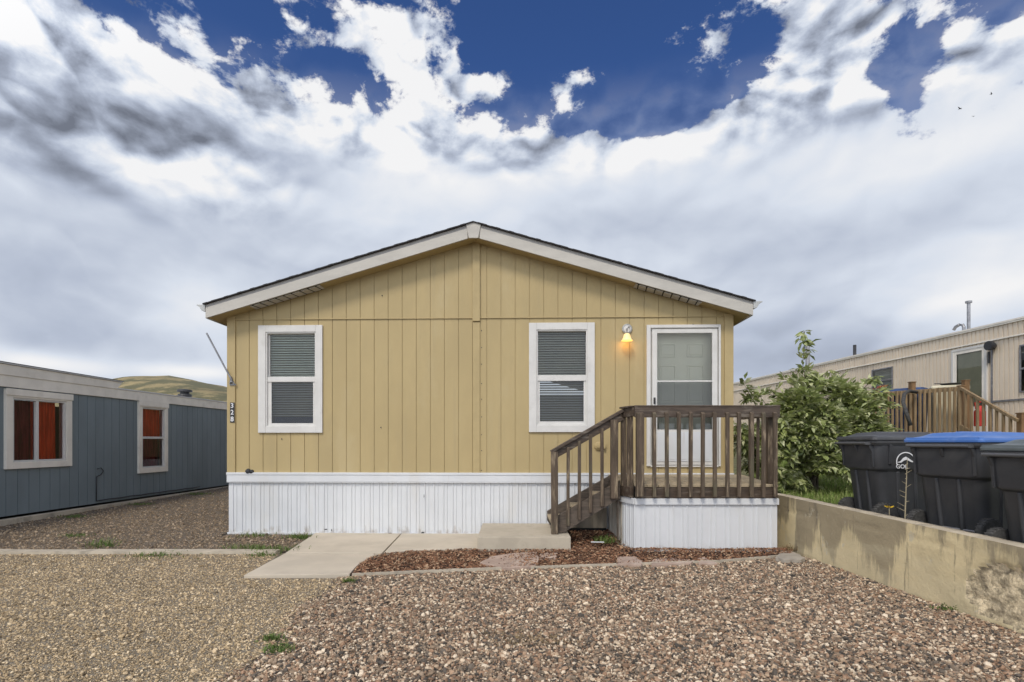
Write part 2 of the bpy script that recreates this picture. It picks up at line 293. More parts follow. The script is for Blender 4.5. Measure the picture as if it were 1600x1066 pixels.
# ------------------------------------------------------------------ mesh helpers
class MB:
    def __init__(s): s.v = []; s.f = []; s.mi = []; s.m = 0; s.x = None
    def add(s, vs, fs):
        k = len(s.v)
        if s.x is not None: vs = [s.x @ Vector(p) for p in vs]
        s.v += [tuple(p) for p in vs]; s.f += [tuple(i+k for i in f) for f in fs]; s.mi += [s.m]*len(fs); return s
    def box(s, a, b):
        x0, y0, z0 = (min(a[i], b[i]) for i in range(3)); x1, y1, z1 = (max(a[i], b[i]) for i in range(3))
        return s.add([(x0,y0,z0),(x1,y0,z0),(x1,y1,z0),(x0,y1,z0),(x0,y0,z1),(x1,y0,z1),(x1,y1,z1),(x0,y1,z1)],
                     [(0,3,2,1),(4,5,6,7),(0,1,5,4),(1,2,6,5),(2,3,7,6),(3,0,4,7)])
    def beam(s, p, q, w, h, up=(0, 0, 1)):
        """square bar from p to q: w sideways, h along up"""
        p, q = Vector(p), Vector(q); d = (q-p).normalized(); sd_ = d.cross(Vector(up)).normalized(); u = sd_.cross(d)
        vs = [c + sd_*(a*w/2) + u*(b*h/2) for c in (p, q) for a, b in ((-1,-1),(1,-1),(1,1),(-1,1))]
        return s.add(vs, [(0,1,2,3),(7,6,5,4),(0,4,5,1),(1,5,6,2),(2,6,7,3),(3,7,4,0)])
    def prism(s, pts, y0, y1):
        """polygon in xz (counter-clockwise seen from -y) extruded from y0 to y1"""
        n = len(pts)
        return s.add([(x, y0, z) for x, z in pts]+[(x, y1, z) for x, z in pts],
                     [tuple(range(n)), tuple(range(2*n-1, n-1, -1))]+[(i, i+n, (i+1) % n+n, (i+1) % n) for i in range(n)])
    def slab(s, pts, z0, z1):
        n = len(pts)
        return s.add([(x, y, z0) for x, y in pts]+[(x, y, z1) for x, y in pts],
                     [tuple(range(n-1, -1, -1)), tuple(range(n, 2*n))]+[(i, (i+1) % n, (i+1) % n+n, i+n) for i in range(n)])
    def tube(s, pts, r, n=8, cap=True):
        pts = [Vector(p) for p in pts]; rr = r if isinstance(r, (list, tuple)) else [r]*len(pts); vs = []; fs = []
        up = Vector((.13, .2, 1)) if abs((pts[1]-pts[0]).normalized().z) < .9 else Vector((1, .1, 0))
        for i, p in enumerate(pts):
            d = (pts[min(i+1, len(pts)-1)]-pts[max(i-1, 0)]).normalized(); a = d.cross(up).normalized(); b = a.cross(d)
            vs += [p+(a*math.cos(t)+b*math.sin(t))*rr[i] for t in (2*math.pi*k/n for k in range(n))]
        for i in range(len(pts)-1):
            fs += [(i*n+k, i*n+(k+1) % n, (i+1)*n+(k+1) % n, (i+1)*n+k) for k in range(n)]
        if cap: fs += [tuple(range(n-1, -1, -1)), tuple((len(pts)-1)*n+k for k in range(n))]
        return s.add(vs, fs)
    def lathe(s, prof, c=(0, 0, 0), n=20, axis='z'):
        vs = []; fs = []; c = Vector(c)
        for r, h in prof:
            for k in range(n):
                t = 2*math.pi*k/n; a, b = r*math.cos(t), r*math.sin(t)
                vs.append(c+Vector({'z': (a, b, h), 'y': (a, h, b), 'x': (h, a, b)}[axis]))
        m_ = len(prof)
        for i in range(m_-1): fs += [(i*n+k, i*n+(k+1) % n, (i+1)*n+(k+1) % n, (i+1)*n+k) for k in range(n)]
        fs += [tuple(range(n-1, -1, -1)), tuple((m_-1)*n+k for k in range(n))]
        return s.add(vs, fs)
    def build(s, name, m, parent=None, bevel=0, smooth=False):
        me = bpy.data.meshes.new(name); me.from_pydata(s.v, [], s.f)
        for x in (m if isinstance(m, (list, tuple)) else [m]): me.materials.append(MATS[x])
        if any(s.mi): me.polygons.foreach_set('material_index', s.mi)
        if smooth: me.polygons.foreach_set('use_smooth', [True]*len(me.polygons))
        o = bpy.data.objects.new(name, me); COL.objects.link(o)
        if parent: o.parent = parent
        if bevel:
            b = o.modifiers.new('bevel', 'BEVEL'); b.width = bevel; b.segments = 2; b.limit_method = 'ANGLE'; b.angle_limit = R(40)
        return o
def tag(o, label=None, cat=None, group=None, kind=None):
    if label: o['label'] = label
    if cat: o['category'] = cat
    if group: o['group'] = group
    if kind: o['kind'] = kind
    return o
def empty(name, loc=(0, 0, 0), rz=0.0):
    o = bpy.data.objects.new(name, None); COL.objects.link(o); o.location = loc; o.rotation_euler = (0, 0, rz); o.empty_display_size = .2; return o
def npmesh(name, V, F, m, parent=None, smooth=False):
    me = bpy.data.meshes.new(name); nv, nf, k = len(V), len(F), F.shape[1]
    me.vertices.add(nv); me.vertices.foreach_set('co', V.astype(np.float32).ravel())
    me.loops.add(nf*k); me.loops.foreach_set('vertex_index', F.astype(np.int32).ravel())
    me.polygons.add(nf); me.polygons.foreach_set('loop_start', np.arange(nf, dtype=np.int32)*k)
    me.polygons.foreach_set('use_smooth', np.full(nf, smooth))
    me.materials.append(MATS[m]); me.update(calc_edges=True)
    o = bpy.data.objects.new(name, me); COL.objects.link(o); o.parent = parent; return o
def text_mesh(body, size, m, name, parent, mx, depth=.002):
    cu = bpy.data.curves.new('tmp', 'FONT'); cu.body = body; cu.size = size; cu.extrude = depth; cu.align_x = 'CENTER'; cu.align_y = 'CENTER'; cu.offset = size*.012
    t = bpy.data.objects.new('tmp', cu); COL.objects.link(t); dg = bpy.context.evaluated_depsgraph_get()
    me = bpy.data.meshes.new_from_object(t.evaluated_get(dg)); bpy.data.objects.remove(t); me.transform(mx); me.materials.clear(); me.materials.append(MATS[m])
    o = bpy.data.objects.new(name, me); COL.objects.link(o); o.parent = parent; return o
class Frame:
    """an upright plane of the place; hit() turns a sight line of the survey into a point of that plane"""
    def __init__(s, ox, oy, ang): s.o = (ox, oy); s.a = ang; s.ex = (math.cos(ang), math.sin(ang)); s.ey = (-math.sin(ang), math.cos(ang))
    def hit(s, px, py, ly=0.0):
        u, v = (px-HX)/FOC, (HY-py)/FOC
        t = (ly + s.ey[0]*s.o[0]+s.ey[1]*s.o[1])/(s.ey[0]*u+s.ey[1])
        X, Y = t*u, t; return ((X-s.o[0])*s.ex[0]+(Y-s.o[1])*s.ex[1], CZ+t*v)
def gp(px, py, z=0.0):
    t = (CZ-z)*FOC/(py-HY); return ((px-HX)/FOC*t, t)

def siding(x0, x1, zb, zt, holes, pitch, name, m, parent, gw=.009, gd=.010, y=0.0, start=None):
    """vertical grooved boards; zt(x) is the top edge; holes are left open"""
    mb = MB(); xs = set([x0, x1]); g = (start if start is not None else x0)
    grooves = []
    while g < x1-.02:
        if g > x0+.02: grooves.append(g); xs |= {g-gw/2, g+gw/2}
        g += pitch
    for hx0, hz0, hx1, hz1 in holes: xs |= {min(max(hx0, x0), x1), min(max(hx1, x0), x1)}
    if zt(0) != zt(.3) and x0 < 0 < x1: xs.add(0.0)
    xs = sorted(xs)
    for a, b in zip(xs, xs[1:]):
        if b-a < 1e-5: continue
        c = (a+b)/2; ing = any(abs(c-q) < gw/2 for q in grooves); yy = y+(gd if ing else 0)
        segs = [(zb, None)]; cuts = sorted((hz0, hz1) for hx0, hz0, hx1, hz1 in holes if hx0-1e-6 < c < hx1+1e-6)
        z = zb; out = []
        for h0, h1 in cuts:
            if h1 <= zb or h0 >= zt(c): continue
            if h0 > z: out.append((z, z, h0, h0))
            z = max(z, h1)
        if z < min(zt(a), zt(b)): out.append((z, z, zt(b), zt(a)))
        for za, zb_, zc, zd in out:
            mb.add([(a, yy, za), (b, yy, zb_), (b, yy, zc), (a, yy, zd)], [(0, 1, 2, 3)])
            if ing: mb.add([(a, y, za), (a, yy, za), (a, yy, zd), (a, y, zd), (b, yy, zb_), (b, y, zb_), (b, y, zc), (b, yy, zc)], [(0, 1, 2, 3), (4, 5, 6, 7)])
    return mb.build(name, m, parent)
def ribbed(x0, x1, z0, z1, prof, period, y, name, m, parent, xform=None):
    """pressed metal sheet: prof = [(x in period, outward)]"""
    P = []; x = x0
    while x < x1:
        for dx_, o_ in prof:
            if x+dx_ <= x1: P.append((x+dx_, y-o_))
        x += period
    P.append((x1, y)); mb = MB(); mb.x = xform
    n = len(P); mb.add([(a, b, z0) for a, b in P]+[(a, b, z1) for a, b in P], [(i, i+1, i+1+n, i+n) for i in range(n-1)])
    return mb.build(name, m, parent)
def rects(mb, o, i, y0, y1):
    """frame between outer rect o and inner rect i (x0,z0,x1,z1)"""
    mb.box((o[0], y0, o[1]), (i[0], y1, o[3])); mb.box((i[2], y0, o[1]), (o[2], y1, o[3]))
    mb.box((i[0], y0, i[3]), (i[2], y1, o[3])); mb.box((i[0], y0, o[1]), (i[2], y1, i[1])); return mb
def blinds(parent, x0, z0, x1, z1, y, m, pitch=.036, tilt=42, w=.036):
    mb = MB(); z = z1; c, s = math.cos(R(tilt))*w/2, math.sin(R(tilt))*w/2
    while z > z0:
        j = random.uniform(-.0015, .0015)
        mb.add([(x0, y-c, z-s+j), (x1, y-c, z-s-j), (x1, y+c, z+s-j), (x0, y+c, z+s+j)], [(0, 1, 2, 3)]); z -= pitch
    mb.box((x0, y-.012, z0-.02), (x1, y+.012, z0-.002)); return mb.build('blind', m, parent)

def pane(x0, y, z0, x1, z1, m, parent):
    mb = MB(); mb.add([(x0, y, z0), (x1, y, z0), (x1, y, z1), (x0, y, z1)], [(0, 1, 2, 3)]); return mb.build('glass', m, parent)
# ------------------------------------------------------------------ ground
def lift_l(x, y): return (min(max(y-7, 0), 9)*.015 if x < -3.0 else 0)
def grid(name, xs, ys, fn, m):
    nx, ny = len(xs), len(ys); V = [(x, y, fn(x, y)) for y in ys for x in xs]
    F = [(j*nx+i, j*nx+i+1, (j+1)*nx+i+1, (j+1)*nx+i) for j in range(ny-1) for i in range(nx-1)]
    mb = MB(); mb.add(V, F); return mb.build(name, m, smooth=True)
gx = [-3000, -600, -150, -40, -20]+[-14+k*.5 for k in range(64)]+[20, 40, 150, 600, 3000]
gy = [-3000, -600, -100, -20, -5]+[k*.5 for k in range(60)]+[34, 45, 80, 200, 600, 3000]
tag(grid('ground', gx, gy, lambda x, y: lift_l(x, y)-.03 + .006*noise.noise(Vector((x, y, 0))), 'ground_dirt'), kind='structure')
def poly_sheet(name, pts, z, m, kind='structure'):
    mb = MB(); mb.add([(x, y, z) for x, y in pts], [tuple(range(len(pts)))]); o = mb.build(name, m); tag(o, kind=kind); return o
edge_pts = [gp(550, 900), gp(700, 893), gp(900, 886), gp(1120, 879), gp(1240, 869)]
def split_x(y): return -1.60 + .07*math.sin(y*2.3) + .05*math.sin(y*5.1+1)
WALLX = lambda y: 3.5 + (6.77-y)*.055
pink_poly = [(-1.62, -1), (3.9, -1), (WALLX(3.9), 3.9), edge_pts[4], edge_pts[3], edge_pts[2], edge_pts[1], edge_pts[0]]
poly_sheet('gravel_bed', pink_poly, -.010, 'pink_gravel')
KY = 6.74
poly_sheet('driveway', [(-14, -1), (-1.63, -1), (-1.63, 5.5), (-2.71, 5.5), (-2.83, KY-.08), (-14, KY-.08)], -.012, 'beige_gravel')
sy = [KY+.08+.5*k for k in range(22)]
tag(grid('side_yard', [-9.4+.5*k for k in range(11)]+[-4.25], sy, lambda x, y: lift_l(x, y)-.012, 'brown_gravel'), kind='structure')
poly_sheet('front_yard', [(-4.25, KY+.08), (-2.84, KY+.08), (-2.93, 8.1), (-4.25, 8.1)], -.011, 'brown_gravel')

def ico():
    t = (1+5**.5)/2; v = np.array([(-1,t,0),(1,t,0),(-1,-t,0),(1,-t,0),(0,-1,t),(0,1,t),(0,-1,-t),(0,1,-t),(t,0,-1),(t,0,1),(-t,0,-1),(-t,0,1)], float)
    f = np.array([(0,11,5),(0,5,1),(0,1,7),(0,7,10),(0,10,11),(1,5,9),(5,11,4),(11,10,2),(10,7,6),(7,1,8),(3,9,4),(3,4,2),(3,2,6),(3,6,8),(3,8,9),(4,9,5),(2,4,11),(6,2,10),(8,6,7),(9,8,1)])
    return v/np.linalg.norm(v[0]), f
def rotm(n):
    q = rng.normal(size=(n, 4)); q /= np.linalg.norm(q, axis=1)[:, None]; w, x, y, z = q.T
    return np.stack([1-2*(y*y+z*z), 2*(x*y-z*w), 2*(x*z+y*w), 2*(x*y+z*w), 1-2*(x*x+z*z), 2*(y*z-x*w), 2*(x*z-y*w), 2*(y*z+x*w), 1-2*(x*x+y*y)], 1).reshape(n, 3, 3)
def scatter(name, XY, Z, size, m, sink=.35, flat=(1, .8, .6)):
    v, f = ico(); n = len(XY); sc = size[:, None, None]*rng.uniform(.65, 1.25, (n, 1, 3))*np.array(flat)
    P = v[None]*(1+rng.uniform(-.22, .22, (n, 12, 1)))*sc; Rm = rotm(n); flatR = rng.random(n) < .6
    a = rng.uniform(0, 6.28, n); ca, sa = np.cos(a), np.sin(a); tl = rng.uniform(-.35, .35, n); z0 = np.zeros(n); o1 = np.ones(n)
    Rz = np.stack([ca, -sa, tl, sa, ca, -tl, -tl, tl, o1], 1).reshape(n, 3, 3); Rm[flatR] = Rz[flatR]
    P = np.einsum('nij,nkj->nki', Rm, P)
    P += np.concatenate([XY, (Z+size*sink*rng.uniform(-.6, 1.6, n))[:, None]], 1)[:, None]
    return npmesh(name, P.reshape(-1, 3), (f[None]+12*np.arange(n)[:, None, None]).reshape(-1, 3), m)
def inside(P, poly):
    x, y = P[:, 0], P[:, 1]; r = np.zeros(len(P), bool); n = len(poly)
    for i in range(n):
        (x0, y0), (x1, y1) = poly[i], poly[(i+1) % n]
        if y0 == y1: continue
        c = ((y0 > y) != (y1 > y)) & (x < (x1-x0)*(y-y0)/(y1-y0)+x0); r ^= c
    return r
def in_view(P, lo=2.3, pad=1.0): return (P[:, 1] > lo) & (np.abs(P[:, 0]) < P[:, 1]*.941+pad)
# pink river gravel
P = rng.uniform((-2.2, 2.3), (4.0, 6.7), (200000, 2))
spx = -1.60 + .07*np.sin(P[:, 1]*2.3) + .05*np.sin(P[:, 1]*5.1+1)
ok = in_view(P) & (P[:, 0] > spx-np.abs(rng.normal(0, .07, len(P)))) & (P[:, 0] < 3.5+(6.77-P[:, 1])*.055-.02)
ex_ = np.array([p[0] for p in edge_pts]); ey_ = np.array([p[1] for p in edge_pts])
ok &= P[:, 1] < np.interp(P[:, 0], ex_, ey_) - .01; P = P[ok]
size = np.clip(rng.lognormal(math.log(.0088), .40, len(P)), .0035, .025)
tag(scatter('gravel', P, np.full(len(P), -.008), size, 'pink_stones'), 'loose pink and grey river gravel covering the yard in front of the deck', 'gravel', kind='stuff')
# beige fine gravel
P = rng.uniform((-9, 2.3), (-1.3, KY-.08), (215000, 2)); d = rng.random(len(P)) < np.clip(1.45-P[:, 1]*.14, .4, 1)
spx = -1.60 + .07*np.sin(P[:, 1]*2.3) + .05*np.sin(P[:, 1]*5.1+1)
ok = d & in_view(P) & (P[:, 0] < spx+np.abs(rng.normal(0, .12, len(P)))) & ~((P[:, 1] > 5.47) & (P[:, 0] > -2.74-(P[:, 1]-5.49)*.09)) ; P = P[ok]
size = np.clip(rng.lognormal(math.log(.0056), .40, len(P)), .0028, .02)
tag(scatter('fine_gravel', P, np.full(len(P), -.011), size, 'beige_stones'), 'fine beige gravel of the driveway at the left', 'gravel', kind='stuff')
# brown gravel between the homes
P = rng.uniform((-9, KY+.09), (-2.8, 15.5), (70000, 2)); dd = rng.random(len(P)) < np.clip(1.9-P[:, 1]*.13, .2, 1)
ok = dd & in_view(P) & (P[:, 0] > -8.2+.0388*(P[:, 1]-8.8)) & ((P[:, 0] < -4.28) | ((P[:, 1] < 7.98) & (P[:, 0] < -2.85-(P[:, 1]-6.8)*.06))); P = P[ok]
Z = np.where(P[:, 0] < -3, np.clip(P[:, 1]-7, 0, 9)*.015, 0)-.012
size = np.clip(rng.lognormal(math.log(.0095), .4, len(P)), .004, .028)
tag(scatter('brown_gravel', P, Z, size, 'brown_stones'), 'brown gravel strip between the two homes', 'gravel', kind='stuff')

# concrete walk
cv = [gp(546.5, 900), gp(553, 892), gp(562, 883), gp(578, 874), gp(599, 867.5), gp(637, 863), gp(690, 861), gp(752, 859.5)]
pb = Frame(-.546, 8, -math.atan(.03))
def hy(x): return 8-.03*(x+.546)            # house front line
j1 = gp(445, 867)[1]
walkA = [gp(381, 902), cv[0], cv[1], cv[2], cv[3], gp(585, 871.5), gp(584, 867.5), gp(445, 867.5)]
walkB = [gp(446, 866.6), gp(597, 866.6), gp(626, 836), (-2.9, hy(-2.9)-.03)]
walkC = [gp(599.5, 866.6), cv[5], cv[6], cv[7], (-.38, hy(-.38)-.03), gp(628, 836)]
mb = MB()
for p in (walkA, walkB, walkC): mb.slab(p, -.06, .022)
w_ = mb.build('path', 'concrete', bevel=.006); tag(w_, kind='structure')
# kerb strip at the left
t = empty('kerb', (-5.6, KY, 0)); tag(t, 'low worn concrete kerb strip crossing the gravel at the left', 'kerb')
mb = MB(); xk = [-14, -10, -8.2, -6.9, -5.6, -4.6, -3.9, -3.4, -2.9]
V = []; nseg = 90
for i in range(nseg+1):
    x = -14 + 11.1*i/nseg; wob = .03*noise.noise(Vector((x*1.3, 0, 3))); th = .022 + .014*noise.noise(Vector((x*2.1, 5, 3)))
    V += [(x+5.6, -.075+wob+.012*noise.noise(Vector((x*9, 1, 1))), -.05), (x+5.6, -.07+wob, th), (x+5.6, .07+wob, th), (x+5.6, .08+wob, -.05)]
mb.add(V, [(4*i+k, 4*i+4+k, 4*i+5+k, 4*i+1+k) for i in range(nseg) for k in range(3)]+[(4*nseg, 4*nseg+3, 4*nseg+2, 4*nseg+1)])
mb.build('kerb_stone', 'concrete_kerb', t)

# mulch bed
mul = [cv[0], edge_pts[1], edge_pts[2], edge_pts[3], edge_pts[4], (3.42, 7.9), (-.4, 8.0), cv[7], cv[6], cv[5], cv[4], cv[3], cv[2], cv[1]]
mul_z = lambda x, y: .012*(1+noise.noise(Vector((x*2, y*2, 0)))) + .035*math.exp(-((y-6.6)/.18)**2)*(1 if x > 1.4 else 0) + (.07*min(1, max(0, (y-7.0)/.6)) if .8 < x < 1.5 else 0)
poly_sheet('flower_bed', mul, -.004, 'mulch_soil')
P = rng.uniform((-1.7, 5.4), (3.5, 7.95), (30000, 2)); P = P[inside(P, mul)]
P = P[~((P[:, 0] > 1.5) & (P[:, 1] > 6.85)) & ~((P[:, 0] < .62) & (P[:, 1] > 6.85))]
n = len(P); L = rng.uniform(.012, .045, n); Wd = rng.uniform(.004, .011, n); a = rng.uniform(0, 6.28, n); tl = rng.normal(0, .35, n)
dxy = np.stack([np.cos(a)*np.cos(tl), np.sin(a)*np.cos(tl), np.sin(tl)], 1); sxy = np.stack([-np.sin(a), np.cos(a), rng.normal(0, .3, n)], 1)
C = np.concatenate([P, np.array([mul_z(x, y) for x, y in P])[:, None]+rng.uniform(0, .016, (n, 1))], 1)
nz = np.array([0, 0, 1.0])*.004
V = np.stack([C-dxy*L[:, None]/2-sxy*Wd[:, None], C+dxy*L[:, None]/2-sxy*Wd[:, None]*.6, C+dxy*L[:, None]/2+sxy*Wd[:, None]*.6, C-dxy*L[:, None]/2+sxy*Wd[:, None],
              C-dxy*L[:, None]/2+nz, C+dxy*L[:, None]/2+nz], 1)
F = np.array([(0, 1, 5), (0, 5, 4), (3, 4, 5), (3, 5, 2)])
tag(npmesh('mulch', V.reshape(-1, 3), (F[None]+6*np.arange(n)[:, None, None]).reshape(-1, 3), 'mulch_chips'), 'reddish brown bark mulch in the bed before the porch', 'mulch', kind='stuff')
# edging
mb = MB()
for a, b in zip(edge_pts, edge_pts[1:]): mb.beam((a[0], a[1], .0), (b[0], b[1], .0), .028, .05)
tag(mb.build('garden_edging', 'concrete_kerb'), 'thin pale edging strip between the bark bed and the pink gravel', 'edging')
def flag(pxs, z, label, m='flagstone', grp='flagstones in the bark bed'):
    pts = [gp(x, y, z) for x, y in pxs]; c = Vector((sum(p[0] for p in pts)/len(pts), sum(p[1] for p in pts)/len(pts), 0))
    out = []
    for i in range(len(pts)):
        a, b = pts[i], pts[(i+1) % len(pts)]
        for k in range(4):
            s_ = k/4; j = .012 if k else .004
            out.append((a[0]+(b[0]-a[0])*s_+random.uniform(-j, j)-c.x, a[1]+(b[1]-a[1])*s_+random.uniform(-j, j)-c.y))
    mb = MB(); mb.slab(out, -.03, z-.016); o = mb.build('flagstone', m, bevel=.004); o.location = (c.x, c.y, 0); tag(o, label, 'flagstone', grp)
flag([(750, 877), (790, 885), (836, 882), (842, 868), (838, 860), (800, 862), (765, 868)], .045, 'large cracked pink flagstone in the bark right before the concrete step')
flag([(843, 869), (868, 870), (872, 862), (846, 861)], .04, 'small pink flagstone beside the large cracked one')
flag([(965, 879), (1002, 880), (1004, 874), (990, 867), (966, 868)], .042, 'pink flagstone in the bark at the corner of the white deck skirt')
flag([(1018, 880), (1080, 877), (1085, 873), (1050, 869), (1020, 872)], .040, 'long pink flagstone in the bark below the middle of the deck')
flag([(1092, 879), (1122, 878), (1100, 868), (1090, 870)], .040, 'small pointed pink flagstone under the right half of the deck')
flag([(1212, 869), (1226, 872), (1252, 872), (1258, 869), (1240, 860), (1222, 858)], .055, 'grey flagstone leaning where the deck meets the retaining wall', 'flagstone_grey')

# ------------------------------------------------------------------ the yellow home
HF = Frame(-.546, 8.0, -math.atan(.03)); H = HF.hit
home = empty('manufactured_home', (-.546, 8.0, 0), -math.atan(.03))
tag(home, 'yellow single storey manufactured home with grooved siding and white skirting', 'house')
XL, XR = H(357, 700)[0], H(1144, 700)[0]
ZTRIM = (H(357, 738)[1]+H(860, 739)[1])/2; ZSK = ZTRIM-.135
RO = -.25                                       # rake overhang
pk = H(740, 347.5, RO); lf = H(322, 477, RO); rt = H(1180, 468.5, RO); XC = pk[0]
sl = ((pk[1]-lf[1])/(XC-lf[0]) + (pk[1]-rt[1])/(rt[0]-XC))/2; TH = .205
XE0, XE1 = XL-.20, XR+.20
rooft = lambda x: pk[1]-sl*abs(x-XC); roofb = lambda x: rooft(x)-TH-.012
DEP = 14.0
ZSEAM = H(742, 497)[1]
def hr(x0, y0, x1, y1, ly=0): a = H(x0, y1, ly); b = H(x1, y0, ly); return (a[0], a[1], b[0], b[1])
wl = hr(416.3, 519.2, 494.4, 667); wr = hr(838.2, 515.6, 917.6, 665); do = hr(1016, 512.5, 1122, 728)
holes = [wl, wr, do]
siding(XL+.0, XR, ZTRIM-.05, lambda x: ZSEAM-.003, holes, .2085, 'siding', 'yellow_siding', home, start=H(389.5, 600)[0])
siding(XL, XR, ZSEAM+.003, lambda x: roofb(x)+.02, [], .2085, 'gable_siding', 'yellow_siding', home, y=-.004, start=H(389.5, 600)[0])
mb = MB(); mb.box((XL, -.016, ZSEAM-.008), (XR, .004, ZSEAM+.004)); mb.build('seam_flashing', 'yellow_paint', home)
# side and back walls, floor, inner face
mb = MB()
mb.box((XL, .0075, ZTRIM-.05), (XL+.1, DEP, rooft(XL)-TH+.02)); mb.box((XR-.1, .0075, ZTRIM-.05), (XR, DEP, rooft(XR)-TH+.02)); mb.box((XL+.1, DEP-.1, .28), (XR-.1, DEP, rooft(XL)-.2))
mb.box((XL+.1, .12, .70), (XR-.1, DEP-.1, .80))
mb.build('wall', 'yellow_paint', home)
for a, b in ((XL-.012, H(368.5, 600)[0]), (H(1131.5, 600)[0], XR+.012)):
    mb = MB(); mb.box((a, -.022, ZTRIM-.03), (b, .006, roofb((a+b)/2)+.02)); mb.build('corner_trim', 'yellow_paint', home, bevel=.003)
b0, b1 = H(738.5, 450)[0], H(750.2, 450)[0]
mb = MB(); mb.box((b0, -.034, H(742, 502.5)[1]), (b1, .004, roofb(XC)+.02)); mb.build('batten', 'yellow_paint', home, bevel=.003)
mb = MB(); mb.box((b0+.004, -.016, ZTRIM-.03), (b1-.002, .004, H(742, 503.5)[1])); mb.build('batten', 'yellow_paint', home, bevel=.003)
for k in range(9):
    z = .95+k*.26+random.uniform(-.03, .03); mb = MB(); mb.lathe([(.007, 0), (.007, -.006)], (b1+.022, 0, z), 8, 'y'); mb.build('nail', 'black_metal', home)
# skirting
ribbed(XL, XR, .0, ZSK+.01, [(0, 0), (.052, 0), (.058, .012), (.072, .012), (.078, 0), (.108, 0), (.114, .008), (.122, .008), (.128, 0)], .137, .008, 'skirting', 'white_skirt', home)
ribbed(0, DEP, .0, ZSK+.01, [(0, 0), (.052, 0), (.058, .012), (.072, .012), (.078, 0)], .137, 0, 'skirting', 'white_skirt', home, Matrix.Translation((XL, .01, 0)) @ Matrix.Rotation(R(90), 4, 'Z') @ Matrix.Scale(-1, 4, (0, 1, 0)))
ribbed(0, DEP, .0, ZSK+.01, [(0, 0), (.052, 0), (.058, .012), (.072, .012), (.078, 0)], .137, 0, 'skirting', 'white_skirt', home, Matrix.Translation((XR, .01, 0)) @ Matrix.Rotation(R(90), 4, 'Z'))
mb = MB(); mb.box((XL-.012, -.030, ZSK), (XR+.012, .006, ZTRIM-.035)); mb.box((XL-.016, -.038, ZTRIM-.035), (XR+.016, .006, ZTRIM)); mb.box((XL-.012, -.033, ZSK-.014), (XR+.012, .004, ZSK-.002))
mb.box((XL-.01, -.022, -.01), (XR+.01, .006, .022))
mb.build('skirting_cap', 'white_skirt', home, bevel=.003)
for px, py, w, h in ((663, 775, .010, .05), (510, 827, .05, .018), (519, 828, .014, .03), (610, 833, .06, .012), (661, 832, .05, .022)):
    mb = MB(); x, z = H(px, py); mb.add([(x-w/2, -.0235, z-h/2), (x+w/2, -.0235, z-h*.3), (x+w*.35, -.0235, z+h/2), (x-w*.3, -.0235, z+h*.4)], [(0, 1, 2, 3)]); mb.build('skirting_dent', 'black_metal', home)
# roof: thick chevron slab, fascias, soffit
def chev(x0, x1, t0, t1): return [(x0, rooft(x0)-t1), (XC, rooft(XC)-t1), (x1, rooft(x1)-t1), (x1, rooft(x1)-t0), (XC, rooft(XC)-t0), (x0, rooft(x0)-t0)]
def chev_prism(mb, x0, x1, t0, t1, y0, y1):
    mb.prism([(x0, rooft(x0)-t1), (XC, rooft(XC)-t1), (XC, rooft(XC)-t0), (x0, rooft(x0)-t0)], y0, y1)
    mb.prism([(XC, rooft(XC)-t1), (x1, rooft(x1)-t1), (x1, rooft(x1)-t0), (XC, rooft(XC)-t0)], y0, y1)
mb = MB(); chev_prism(mb, XE0+.022, XE1-.022, .02, TH-.005, RO+.03, DEP+.2); mb.build('soffit', 'yellow_paint', home)
mb = MB(); n_ = 62
for s_ in (0, 1):
    for k in range(n_):
        a = XC+(XE0-.025-XC)*k/n_ if s_ == 0 else XC+(XE1+.025-XC)*k/n_; b = XC+(XE0-.025-XC)*(k+1)/n_ if s_ == 0 else XC+(XE1+.025-XC)*(k+1)/n_
        j = .0015*(k % 3)+random.uniform(0, .0025); za, zb_ = rooft(a), rooft(b)
        lo, hi = (b, a) if s_ == 0 else (a, b); zl, zh = rooft(lo), rooft(hi)
        mb.prism([(lo, zl-.006), (hi, zh-.006), (hi, zh+.008+j), (lo, zl+.008+j)], RO-.03-j, DEP+.2)
mb.build('roof', 'shingle', home)
vL, vR = XC-.085, XC+.085
for x0, x1 in ((XE0, vL), (vR, XE1)):
    mb = MB(); mb.prism([(x0, rooft(x0)-TH), (x1, rooft(x1)-TH), (x1, rooft(x1)-.055), (x0, rooft(x0)-.055)], RO, RO+.028); f = mb.build('fascia', 'fascia_paint', home, bevel=.003)
    mb = MB(); mb.prism([(x0, rooft(x0)-.054), (x1, rooft(x1)-.054), (x1, rooft(x1)-.008), (x0, rooft(x0)-.008)], RO+.006, RO+.03); mb.build('fascia_strip', 'fascia_strip', f)
mb = MB(); mb.prism([(XC-.068, rooft(.068)-TH-.004+0*pk[1]), (XC+.068, rooft(.068)-TH-.004), (XC+.105, rooft(XC+.105)-.004), (XC, rooft(XC)-.004), (XC-.105, rooft(XC-.105)-.004)], RO-.014, RO+.03)
mb.build('ridge_block', 'fascia_paint', home, bevel=.003)
for s_ in (0, 1):
    x0, x1 = (XE0, XE0+.022) if s_ == 0 else (XE1-.022, XE1); xe = XE0 if s_ == 0 else XE1
    mb = MB(); mb.box((x0, RO+.031, rooft(xe)-TH-.002), (x1, DEP+.2, rooft(xe)-.01)); mb.build('eave_fascia', 'fascia_paint', home)
    g = -1 if s_ == 0 else 1; zt_ = rooft(xe)-.012
    prof = [(xe+g*.001, zt_-.10), (xe+g*.05, zt_-.085), (xe+g*.085, zt_-.03), (xe+g*.125, zt_-.008), (xe+g*.125, zt_+.004), (xe+g*.001, zt_+.0)]
    if g < 0: prof = prof[::-1]
    mb = MB(); mb.prism(prof, RO-.01, DEP); mb.build('gutter', 'gutter_metal', home, bevel=.003)
